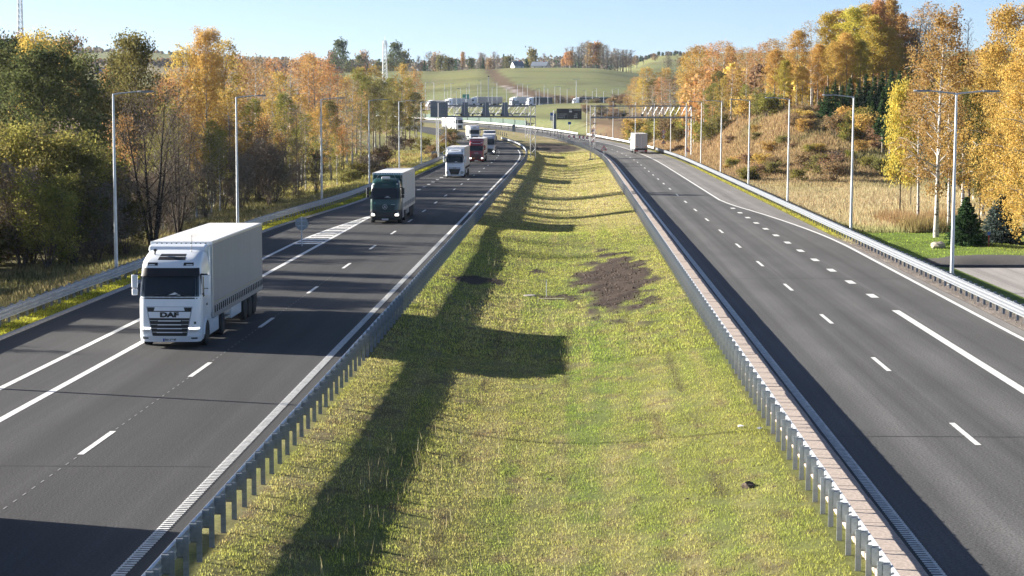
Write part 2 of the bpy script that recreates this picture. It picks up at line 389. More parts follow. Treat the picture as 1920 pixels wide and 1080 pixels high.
def ground_col(X, Y):
    s = X - cx(Y)
    n1 = fbm(X / 2.6, Y / 4.5, 40); n2 = fbm(X / .55, Y / .9, 41, 3); n3 = fbm(X / 11, Y / 26, 42); n4 = fbm(X / 40, Y / 70, 43)
    # median
    dry = np.clip(.28 + 1.1 * (fbm(s / .55, Y / 38, 47, 3) - .5) + 1.1 * (n1 - .5) + .7 * (n2 - .5) + .55 * smooth((Y - 150) / 45) - .35 * np.exp(-((Y - 130) / 22) ** 2) - .25 * smooth((s - 0) / 5) * (1 - smooth((Y - 90) / 40)), 0, 1)
    lush = np.clip(.45 + 1.5 * (n3 - .5) + .9 * (n1 - .5) + .30 * np.exp(-((s - 0) / 2.6) ** 2) + .45 * np.exp(-((s - .5) / 1.1) ** 2) * (Y < 120), 0, 1)
    c = lerp(lerp(np.broadcast_to(C_YEL, X.shape + (3,)), C_LUSH, lush * .75), C_DRY, dry * .85)
    tracks = np.maximum.reduce([np.exp(-((s - k - .25 * (vnoise(Y / 9, Y * 0, 50 + i) - .5)) / .16) ** 2) * smooth((fbm(Y / 2.2, s / 3, 60 + i, 3) - .50) * 7) for i, k in enumerate([-3.1, -.15, 2.7, 3.9])]) * (Y < 105)
    c = lerp(c, C_SOIL * 1.5, np.clip(tracks, 0, 1) * .6)
    c = lerp(c, C_SOIL * 1.9, smooth((n2 - .66) * 9) * .55 * (Y < 260))
    c = lerp(c, C_SOIL, soil_mask(s, Y))
    # left of the carriageways
    out = smooth((-24.9 - s) / .8)
    clear = smooth((Y - 195) / 50) * (1 - smooth((-s - 62) / 20))
    cl = lerp(lerp(np.broadcast_to(C_OLIVE, X.shape + (3,)), C_TAN * .75, np.clip(.35 + 1.6 * (n1 - .5), 0, 1)), C_YEL * .95, clear * np.clip(.7 + n3 - .5, 0, 1))
    cl = lerp(cl, C_BROWN, clear * smooth((n3 - .52) * 6) * .8)
    verge = np.array([.20, .20, .035])
    c = np.where((s < -21)[..., None], lerp(np.broadcast_to(verge, X.shape + (3,)) * (.75 + .5 * n1[..., None]), 0, out * 0) * (1 - out[..., None]) + cl * out[..., None], c)
    # right of the carriageways
    r = s - 20.4
    lawn = lerp(np.broadcast_to(C_LUSH * np.array([1.2, 1.12, .95]), X.shape + (3,)), C_YEL, smooth((X - 27) / 10) * .9 * np.clip(.4 + n1, 0, 1))
    mead = lerp(np.broadcast_to(C_STRAW, X.shape + (3,)), C_BROWN, np.clip(.1 + 1.5 * (n3 - .5), 0, 1))
    hill = lerp(lerp(np.broadcast_to(C_BROWN * .9, X.shape + (3,)), C_STRAW * .62, np.clip(.5 + 2.2 * (n1 - .5), 0, 1)), C_OLIVE * .95, smooth((fbm(X / 6, Y / 9, 77) - .47) * 6) * smooth((X - 25) / 5))
    rt = lerp(lawn, mead, smooth((Y - 160 + 10 * (n3 - .5)) / 5))
    rt = lerp(rt, C_OLIVE * 1.4, smooth((Y - 222) / 14) * smooth((n1 - .4) * 4) * .7)
    rt = lerp(rt, hill, smooth((Y - 246) / 10))
    grav = lerp(np.broadcast_to(np.array([.20, .175, .155]), X.shape + (3,)), np.array([.20, .19, .05]), smooth((Y - 140) / 12))
    rt = lerp(rt, grav * (.7 + .6 * n2[..., None]), 1 - smooth((r - .2) / .5))
    c = np.where((s > 18)[..., None], rt, c)
    # everything far: green field, track up the hill, scrub, stubble
    f = lerp(lerp(np.broadcast_to(C_FIELD, X.shape + (3,)), C_YEL * .95, np.clip(.35 + 2.2 * (n4 - .5), 0, 1)), C_OLIVE * 1.2, smooth((fbm(X / 90, Y / 22, 80) - .5) * 6) * .6)
    u = 1070 + X * 3733 / np.maximum(Y, 1)
    f = lerp(f, C_OLIVE * 1.15, .75 * smooth((fbm(X / 14, Y / 10, 81, 4) - .46) * 5) * np.maximum(smooth(1 - np.abs(Y - 1085) / 60) * (u < 930), smooth(1 - np.abs(Y - 1120 - (u - 1000) * .12) / 45) * (u > 940)))
    f = lerp(f, C_TAN * .8, smooth((fbm(X / 9, Y / 5, 82, 4) - .55) * 5) * .5)
    f = lerp(f, C_BROWN * .6, (Y > 985) * smooth((1 - np.abs(u - np.interp(Y, [985, 1060, 1130, 1210, 1300], [1090, 990, 948, 932, 918])) / np.interp(Y, [985, 1100, 1300], [70, 26, 13])) * 2))
    f = lerp(f, np.array([.34, .29, .27]), smooth((1 - np.abs(u - np.interp(Y, [985, 1030, 1080, 1120], [1030, 985, 962, 944])) / np.interp(Y, [985, 1120], [12, 6])) * 3) * (Y < 1125) * (Y > 985))
    f = lerp(f, C_TAN * .9, smooth((Y - 1320) / 60) * (1 - smooth((Y - 1800) / 200)) * .8 * (u < 1130))
    bank = lerp(np.broadcast_to(C_FIELD * .9, X.shape + (3,)), C_BROWN * .75, np.clip(smooth((u - 1085) / 30) + 1.2 * (n1 - .5), 0, 1))
    c = np.where((s > 18)[..., None], lerp(c, bank, smooth((Y - 500) / 30)), c)
    fm = smooth((Y - 640 + 60 * (n4 - .5)) / 120)
    c = lerp(c, f, fm)
    return c

def axis_(*segs):
    out = []
    for a, b, st in segs: out.append(np.arange(a, b - 1e-6, st))
    return np.concatenate(out)
def geo_(a, b, st, g):
    v = [a]
    while abs(v[-1] - a) < abs(b - a): v.append(v[-1] + math.copysign(st, b - a)); st *= g
    return np.array(v)
s_ax = np.concatenate([geo_(-120, -3600, 5, 1.13)[::-1][:-1], axis_((-120, -60, 3), (-60, -26, 1.2), (-26, -20.6, .3), (-20.6, -8.6, 2.0), (-8.6, 7.4, .32), (7.4, 19.4, 2.0), (19.4, 23, .3), (23, 75, 1.1), (75, 140, 3.5)), geo_(140, 3600, 5, 1.13)])
y_ax = np.concatenate([axis_((-60, 34, 6), (34, 120, .42)), geo_(120, 236, .45, 1.021)[:-1], axis_((238, 346, 1.3), (346, 486, 2.6)), geo_(486, 985, 4.0, 1.024)[:-1], axis_((990, 1330, 5.0)), geo_(1330, 5200, 8.0, 1.06)])
GS, GY = np.meshgrid(s_ax, y_ax)
GX = GS + cx(GY) * (1 - smooth((np.abs(GS) - 120) / 280))
GZ = terrain(GX, GY)
gs = GX - cx(GY)
on_road = ((gs > edge_left(GY) - .12) & (gs < -8.62)) | ((gs > 6.4) & (gs < EDGE_R - .1))
GZ = GZ - np.where(on_road & (GY < 900), .07, 0)
SM = soil_mask(gs, GY)
GZ = GZ + np.where((gs > -8.3) & (gs < 5.9) & (GY < 420), (fbm(GX / .5, GY / .7, 12, 3) - .5) * .07, 0) + SM * (fbm(GX / .4, GY / .8, 13, 3) - .4) * .30 * ((gs > -7.5) & (gs < 5.7))
nY, nS = GX.shape
idx = np.arange(nY * nS).reshape(nY, nS)
GF = np.stack([idx[:-1, :-1].ravel(), idx[:-1, 1:].ravel(), idx[1:, 1:].ravel(), idx[1:, :-1].ravel()], 1)
GC = ground_col(GX, GY)
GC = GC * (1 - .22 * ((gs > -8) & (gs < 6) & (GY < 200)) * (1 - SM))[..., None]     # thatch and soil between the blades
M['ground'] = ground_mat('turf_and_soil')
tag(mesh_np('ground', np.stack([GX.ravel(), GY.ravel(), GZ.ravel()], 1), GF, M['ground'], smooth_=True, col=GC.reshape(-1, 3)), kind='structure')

# ------------------------------------------------------------------ carriageways
def strip(name, sa, sb, ya, yb, z, m, parent=None, step=4.0, ncross=1, uv=False):
    """flat ribbon between two offsets (numbers or functions of distance) along the road"""
    ys = np.arange(ya, yb, step); ys = np.append(ys, yb)
    fa = sa if callable(sa) else (lambda y: np.full_like(y, sa)); fb = sb if callable(sb) else (lambda y: np.full_like(y, sb))
    t = np.linspace(0, 1, ncross + 1)
    S = fa(ys)[:, None] * (1 - t) + fb(ys)[:, None] * t
    Yg = np.repeat(ys[:, None], ncross + 1, 1); X = S + cx(Yg)
    V = np.stack([X.ravel(), Yg.ravel(), (rz(Yg) + z).ravel()], 1)
    i = np.arange(V.shape[0]).reshape(len(ys), ncross + 1)
    F = np.stack([i[:-1, :-1].ravel(), i[:-1, 1:].ravel(), i[1:, 1:].ravel(), i[1:, :-1].ravel()], 1)
    o = mesh_np(name, V, F, m, parent)
    if uv:
        l = o.data.uv_layers.new(name='UVMap'); UV = np.stack([S.ravel(), Yg.ravel()], 1)[F.ravel()]
        l.data.foreach_set('uv', UV.astype(np.float32).ravel())
    return o
M['asphalt_a'] = asphalt_mat('fresh_asphalt', (.036, .036, .0375), .26)
M['asphalt_b'] = asphalt_mat('worn_asphalt', (.088, .087, .086), .32)
M['asphalt_c'] = asphalt_mat('pale_asphalt', (.20, .19, .18), .10)
road_l = tag(strip('road', edge_left, -8.55, -40, 900, 0, M['asphalt_a'], ncross=3, uv=True), kind='structure')
road_r = tag(strip('road', 7.36, EDGE_R, -40, 900, 0, M['asphalt_b'], ncross=3, uv=True), kind='structure')
# paler shoulder outside the right edge line
tag(strip('shoulder', lambda y: 15.6 + 3.7 * np.clip((200 - y) / 56, 0, 1) * (1.55 - .55 * np.clip((200 - y) / 56, 0, 1)) - .3 * np.clip((144 - y) / 60, 0, 1), EDGE_R - .03, -40, 900, .004, M['asphalt_c'], uv=True), kind='structure')
# long markings (4 mm sheets), one piece of the road each
P = M['paint']
LZ = .008
for sa, sb, ya, yb, nm in ((-17.72, -17.44, -40, 176, 'edge_line'), (15.30, 15.56, 206, 560, 'edge_line')):
    strip(nm, sa, sb, ya, yb, LZ, P, road_l if sa < 0 else road_r)
l1 = lambda y: -19.55 + 1.95 * smooth((y - 137) / 40 * .5) * 2
strip('edge_line', lambda y: l1(y) - .13, lambda y: l1(y) + .13, -40, 176, LZ, P, road_l, step=2)
strip('edge_line', 15.24, 15.60, -40, 94.5, LZ, P, road_r)
_tq = lambda y: np.clip((200 - y) / 56, 0, 1)
_t1 = lambda y: 15.43 + 3.78 * _tq(y) * (1.55 - .55 * _tq(y)) - .4 * np.clip((144 - y) / 60, 0, 1)
t1 = lambda y: sum(_t1(y + d) for d in range(-9, 10, 3)) / 7
strip('edge_line', lambda y: t1(y) - .12, lambda y: t1(y) + .12, -40, 206, LZ, P, road_r, step=2)
strip('edge_line', -9.42, -9.18, 150, 440, LZ, P, road_l)
strip('edge_line', 7.5, 7.74, 150, 560, LZ, P, road_r)
# filled chevron nose of the exit gore
for k in range(17):
    y = 139.0 + k * 2.1
    a, b = float(l1(np.array([y]))[0]) + .16, -17.76
    if b - a < .12: break
    mb = MB(); w = 1.25
    mb.quad((a, y, LZ), (b, y + .55, LZ), (b, y + .55 + w, LZ), (a, y + w, LZ)); mb.build('chevron_bar', P, road_l)
# broken lines: each dash a piece of its own
dash = MB().quad((-.09, -2, 0), (.09, -2, 0), (.09, 2, 0), (-.09, 2, 0)).mesh('dash', P)
short = MB().quad((-.2, -1, 0), (.2, -1, 0), (.2, 1, 0), (-.2, 1, 0)).mesh('dash', P)
def dashes(mesh, s, y0, y1, st, parent):
    y = y0
    while y < y1:
        x = s + float(cx(y)); a = math.atan2(float(cx(y + 1) - cx(y - 1)), 2)
        place(mesh, 'dash', parent, (x, y, float(rz(y)) + LZ), (0, 0, -a)); y += st
dashes(dash, -13.6, 24.3, 560, 16.0, road_l)
dashes(dash, 11.66, 26.6, 560, 16.0, road_r)
dashes(short, -17.65, 231.5, 330, 8.0, road_l)
dashes(short, 15.42, 101.8, 196, 8.0, road_r)
# thin chalk pre-marks along the lane line on the near carriageway
mb = MB()
for k in range(95):
    y = 34 + k * .85
    if abs((y - 24.3 + 8) % 16 - 8) > 2.2: mb.quad((-13.62, y, LZ), (-13.58, y, LZ), (-13.58, y + .32, LZ), (-13.62, y + .32, LZ))
tag(mb.build('pre_marks', mat('faint_paint', (.22, .22, .22), .8), road_l), kind='stuff')
# transverse joints of the paving
seam = mat('bitumen_seam', (.012, .012, .013), .7)
for par, s0, s1, ys_ in ((road_l, -23.5, -9.6, (52.5, 129, 184, 226, 301)), (road_r, 7.9, 19.4, (58, 112, 163, 241, 396))):
    for y in ys_: strip('paving_joint', s0, s1, y, y + .05 + y * .0005, .004, seam, par, step=1)
# ribbed inner edge lines
def ribs(s0, s1, y0, y1, parent):
    mb = MB(); y = y0
    sg = 1 if s0 > 0 else -1
    while y < y1:
        mb.box(s0, s1, y, y + .10, LZ, LZ + .012); y += .215
    e = (s1 - .06, s1) if sg > 0 else (s0, s0 + .045)
    mb.quad((e[0], y0, LZ - .002), (e[1], y0, LZ - .002), (e[1], y1, LZ - .002), (e[0], y1, LZ - .002))
    tag(mb.build('ribbed_line', P, parent), kind='stuff')
ribs(-9.44, -9.16, 28, 150, road_l); ribs(7.48, 7.76, 28, 150, road_r)
# kerb on the left edge, one stone after another
kst = MB().prism([(-.16, -.1), (.08, -.1), (.08, .07), (.05, .10), (-.16, .10)], 0, 1.46, 'y').mesh('kerb_stone', M['kerb'])
kerb = tag(thing('kerb', None, None), kind='structure')
for k in range(110):
    y = 62 + k * 1.49; x = float(edge_left(y)); a = math.atan2(float(edge_left(y + 1) - edge_left(y)), 1)
    place(kst, 'kerb_stone', kerb, (x, y, .0), (0, 0, -a))
tag(strip('far_kerb', lambda y: edge_left(y) - .16, lambda y: edge_left(y) + .08, 225.9, 420, .10, M['kerb'], kerb), kind='structure')
# concrete edge slabs between the right-hand median rail and its ribbed line
slab = MB().prism([(6.34, -.15), (7.34, -.15), (7.34, .085), (7.31, .10), (6.34, .10)], 0, 1.465, 'y')
slabs = [slab.mesh('edge_slab', M['slab'])]
strip_ = tag(thing('edge_strip', None, None), kind='structure')
for k in range(142):
    y = 32 + k * 1.49
    place(slabs[0], 'edge_slab', strip_, (random.uniform(-.012, .012), y, random.uniform(-.012, .008)), (0, 0, random.uniform(-.003, .003)))
strip('edge_slab', 6.34, 7.34, 243.6, 520, .09, M['slab'], strip_)
# car park behind the right-hand rail
mb = MB(); V = []
M['lot'] = asphalt_mat('car_park_asphalt', (.30, .28, .265), .08)
ys = np.linspace(60, 124, 12); xs = np.linspace(21.55, 90, 10)
XX, YY = np.meshgrid(xs, ys); V = np.stack([XX.ravel(), YY.ravel(), np.full(XX.size, -.325)], 1); i = np.arange(XX.size).reshape(XX.shape)
F = np.stack([i[:-1, :-1].ravel(), i[:-1, 1:].ravel(), i[1:, 1:].ravel(), i[1:, :-1].ravel()], 1)
lot = mesh_np('car_park_pavement', V, F, M['lot']); l = lot.data.uv_layers.new(name='UVMap')
l.data.foreach_set('uv', V[F.ravel()][:, :2].astype(np.float32).ravel()); tag(lot, kind='structure')
mb = MB().box(21.9, 90, 124.0, 124.25, -.6, -.13); tag(mb.build('car_park_kerb', mat('dark_kerb', (.06, .06, .065), .8), bevel=.02), kind='structure')
# ------------------------------------------------------------------ guardrails
def beam_profile(waves, z0, z1, sg):
    pr = []; h = (z1 - z0) / waves
    for w in range(waves):
        b = z0 + w * h
        pr += [(0, b + .02 * h), (0, b + .10 * h), (.085, b + .30 * h), (.085, b + .58 * h), (0, b + .82 * h)]
    pr[-1] = (0, pr[-1][1]); pr += [(0, z1 - .025), (.045, z1)]
    back = [(x - .007, z) for x, z in reversed(pr)]
    return [(sg * x, z) for x, z in pr + back]
post_prof = [(-.06, -.03), (.06, -.03), (.06, -.012), (.02, -.012), (.005, .03), (-.02, .03), (-.035, -.008), (-.06, -.008)]
PITCH = 1.46
def guardrail(label, s_of, sg, y0, y1, group, waves=2, z0=.42, z1=.80, post_top=.88, split=215.0, mb_=None, mp_=None, post_m=None, spacer=True):
    """sg: side (+1 / -1) on which the beam is bolted to the posts"""
    f = s_of if callable(s_of) else (lambda y: s_of + 0 * np.asarray(y, float))
    mb_ = mb_ or M['galv']; mp_ = mp_ or M['galv_dull']
    g = thing('guardrail', label, 'guardrail', (float(f(y0) + cx(y0)), y0, 0), 0, group)
    ox, oy = g.location.x, g.location.y
    prof = beam_profile(waves, z0, z1, sg)
    pm = MB().prism([(p[0], p[1]) for p in prof], 0, PITCH * 3 + .03, 'y').mesh('beam_panel', mb_)
    q = MB().prism(post_prof, -.9, post_top, 'z'); pst = q.mesh('post', mp_)
    sp = MB().box(.045 if sg > 0 else -.2, .2 if sg > 0 else -.045, -.055, .055, z0 + .05, z1 + .03).box(.045 if sg > 0 else -.2, .2 if sg > 0 else -.045, .03, .036, z0 - .01, z1 + .05).mesh('spacer', mp_)
    bolt = MB().lathe([(0, .018), (.012, .016)], 6, axis='x').mesh('bolt', M['ink'])
    def pos(y): return float(f(y) + cx(y)), float(rz(y))
    k = 0; y = y0
    while y < min(split, y1):
        x, z = pos(y); a = math.atan2(pos(y + .5)[0] - pos(y - .5)[0], 1.0)
        p = place(pst, 'post', g, (x - ox, y - oy, z), (0, 0, -a + random.uniform(-.03, .03)))
        if spacer: place(sp, 'spacer', p)
        if k % 3 == 0:
            x2 = pos(y + PITCH * 3)[0]; a2 = math.atan2(x2 - x, PITCH * 3)
            place(pm, 'beam_panel', g, (x - ox + sg * .2, y - oy - .7, z + random.uniform(-.004, .004)), (0, 0, -a2))
        k += 1; y += PITCH
    if y1 > split:
        y = y - PITCH * (k % 3 or 3) + PITCH * 3 - .7 if k % 3 else y - .7
        ys = np.arange(y, y1, 3.0); P_ = MB(); n = len(prof); vs = []; fs = []
        for yy in ys:
            x, z = pos(yy)
            vs += [(x - ox + sg * .2 + p[0], yy - oy, z + p[1]) for p in prof]
        for i_ in range(len(ys) - 1): fs += [(i_ * n + j, i_ * n + (j + 1) % n, (i_ + 1) * n + (j + 1) % n, (i_ + 1) * n + j) for j in range(n)]
        P_.add(vs, fs); tag(P_.build('beam', mb_, g), kind='stuff')
        P_ = MB(); yy = y + .7
        while yy < y1:
            x, z = pos(yy); P_.box(x - ox - .06, x - ox + .06, yy - oy - .03, yy - oy + .03, z - .4, z + post_top)
            if spacer: P_.box(x - ox + min(.05 * sg, .2 * sg), x - ox + max(.05 * sg, .2 * sg), yy - oy - .05, yy - oy + .05, z + z0 + .05, z + z1 + .03)
            yy += PITCH
        tag(P_.build('far_post', mp_, g), kind='stuff')
    return g
G_ = 'galvanised crash barriers along the motorway'
rail_l_edge = lambda y: -25.05 + 1.85 * smooth((np.asarray(y, float) - 150) / 65)
gr_a = guardrail('grey median guardrail beside the carriageway of oncoming trucks', -7.85, -1, 32.6, 528, G_)
gr_b = guardrail('grey median guardrail beside the concrete slab strip', 6.0, 1, 32.2, 520, G_, mp_=mat('light_zinc_post', (.42, .44, .46), .5, .5, .2, 5.0), mb_=M['galv_white'])
gr_c = guardrail('ribbed grey guardrail between the exit lane and the dark wood', rail_l_edge, 1, 60, 402, G_, waves=3, z0=.34, z1=.84, post_top=.80)
gr_d = guardrail('bright ribbed guardrail below the golden trees beside the worn carriageway', 20.2, -1, 58, 430, G_, waves=3, z0=.36, z1=.86, post_top=.82, mb_=M['rail_zinc'])
gr_e = guardrail('white far guardrail sweeping round the bend behind the box trailer', 20.2, -1, 434, 560, G_, waves=1, z0=.42, z1=.86, post_top=.8, split=0, mb_=M['sign_white'], spacer=False)
gr_f = guardrail('long white guardrail curving away in front of the border lorry park', 18.6, -1, 566, 835, G_, waves=1, z0=.42, z1=.9, post_top=.8, split=0, mb_=M['sign_white'], spacer=False)
# flared white end of the left-hand rail
mb = MB(); pr = []
for k in range(9):
    t = k / 8; y = 402 + 22 * t; x = float(rail_l_edge(402) + cx(y)) + .2 + 3.6 * t ** 2.2
    pr.append((x, y))
for (a, b) in zip(pr[:-1], pr[1:]):
    for z0, z1 in ((.34, .62), (.70, .98)):
        mb.add([(a[0], a[1], z0), (b[0], b[1], z0), (b[0], b[1], z1), (a[0], a[1], z1), (a[0] + .12, a[1], z0), (b[0] + .12, b[1], z0), (b[0] + .12, b[1], z1), (a[0] + .12, a[1], z1)], [(0, 1, 2, 3), (4, 7, 6, 5), (3, 2, 6, 7), (0, 4, 5, 1), (0, 3, 7, 4), (1, 5, 6, 2)])
e = thing('rail_terminal', 'white curved end piece of the crash barrier below the left gantry foot', 'barrier end', (0, 0, 0))
mb.build('flared_beam', M['sign_white'], e)
for k in (1, 3, 5, 7): MB().box(pr[k][0] - .05, pr[k][0] + .05, pr[k][1] - .04, pr[k][1] + .04, -.3, .95).build('post', M['galv_dull'], e)
# ------------------------------------------------------------------ trucks
class Shape:
    """outside skin of a cab: front profile, half width and corner radius against height"""
    def __init__(s, z, yf, hw, r, yb=2.28):
        s.z, s.yf, s.hw, s.r, s.yb = z, yf, hw, r, yb
    def at(s, z): return np.interp(z, s.z, s.yf), np.interp(z, s.z, s.hw), np.interp(z, s.z, s.r)
    def y(s, x, z):
        yf, hw, r = s.at(z); ax = min(abs(x), hw - .001); b = .07 * (ax / hw) ** 2
        if ax <= hw - r: return yf + b
        d = ax - (hw - r); return yf + b + r - math.sqrt(max(r * r - d * d, 0))
    def ring(s, z):
        yf, hw, r = s.at(z); xs = list(np.linspace(-(hw - r), hw - r, 9)); out = [(-hw, s.yb)]
        arc = [(hw - r) + r * math.sin(t) for t in np.linspace(math.pi / 2, 0, 7)[:-1]]
        pts = [-a for a in arc] + xs + arc[::-1]
        out += [(x, s.y(x, z) if abs(x) < hw - 1e-6 else yf + .07 + r) for x in pts]
        return out + [(hw, s.yb)]
    def body(s, mb, z0=None, z1=None, m=0, extra=()):
        zs = sorted(set([z for z in s.z if (z0 is None or z > z0) and (z1 is None or z < z1)] + [z0 if z0 is not None else s.z[0], z1 if z1 is not None else s.z[-1]] + list(extra)))
        rs = [[(x, y, z) for x, y in s.ring(z)] for z in zs]; n = len(rs[0]); vs = sum(rs, []); fs = []
        for i in range(len(rs) - 1):
            for k in range(n): fs.append((i * n + k, i * n + (k + 1) % n, (i + 1) * n + (k + 1) % n, (i + 1) * n + k))
        fs += [tuple(range(n)), tuple(range((len(rs) - 1) * n, len(rs) * n))[::-1]]
        mb.add(vs, fs, m)
    def front(s, mb, zs, xl, xr, off=.01, n=10, depth=.03, m=0):
        """plate lying on the front skin; xl, xr, off may depend on height"""
        g = lambda f, z: f(z) if callable(f) else f
        zs = list(zs); vs = []; fs = []
        for z in zs:
            for x in np.linspace(g(xl, z), g(xr, z), n): vs.append((x, s.y(x, z) - g(off, z), z))
        for i in range(len(zs) - 1):
            for k in range(n - 1): fs.append((i * n + k, i * n + k + 1, (i + 1) * n + k + 1, (i + 1) * n + k))
        rim = list(range(n)) + [i * n + n - 1 for i in range(1, len(zs))] + [(len(zs) - 1) * n + k for k in range(n - 2, -1, -1)] + [i * n for i in range(len(zs) - 2, 0, -1)]
        b = len(vs)
        for i in rim: vs.append((vs[i][0], vs[i][1] + depth + g(off, vs[i][2]), vs[i][2]))
        for j in range(len(rim)): fs.append((rim[j], b + j, b + (j + 1) % len(rim), rim[(j + 1) % len(rim)]))
        mb.add(vs, fs, m); return mb
    def side(s, mb, sg, poly, off=.012, depth=.03, m=0):
        """plate on the side skin, poly = [(y, z)]"""
        vs = [(sg * (s.at(z)[1] + off), y, z) for y, z in poly] + [(sg * (s.at(z)[1] + off - depth), y, z) for y, z in poly]
        n = len(poly)
        mb.add(vs, [tuple(range(n)), tuple(range(n, 2 * n))[::-1]] + [(i, (i + 1) % n, n + (i + 1) % n, n + i) for i in range(n)], m); return mb

_tyre = MB().lathe([(-.15, .33), (-.155, .45), (-.12, .50), (.12, .50), (.155, .45), (.15, .33)], 28).mesh('wheel', M['rubber'], True)
_rimf = MB().lathe([(-.1, .33), (.10, .33), (.10, .28), (.02, .22), (.06, .12), (.09, .11), (.09, .02)], 20).mesh('rim', M['rim'], True)
_tyre2 = MB().lathe([(-.31, .33), (-.315, .45), (-.28, .50), (-.03, .50), (-.0, .46), (.03, .50), (.28, .50), (.315, .45), (.31, .33)], 28).mesh('wheel', M['rubber'], True)
_rimr = MB().lathe([(-.1, .33), (.30, .33), (.30, .28), (.12, .25), (.14, .13), (.26, .11), (.26, .02)], 20).mesh('rim', M['rim'], True)
def wheel(root, sg, y, dual=False, r=.5):
    x = sg * (1.125 if not dual else .95)
    w = place(_tyre2 if dual else _tyre, 'wheel', root, (x, y, r), (0, 0, 0 if sg > 0 else math.pi))
    place(_rimr if dual else _rimf, 'rim', w)
def rounded_bar(z0, z1, y0, y1): return [(y0, z0), (y1, z0), (y1, z1), (y0, z1)]
lin = lambda a, b, n: [a + (b - a) * i / (n - 1) for i in range(n)]

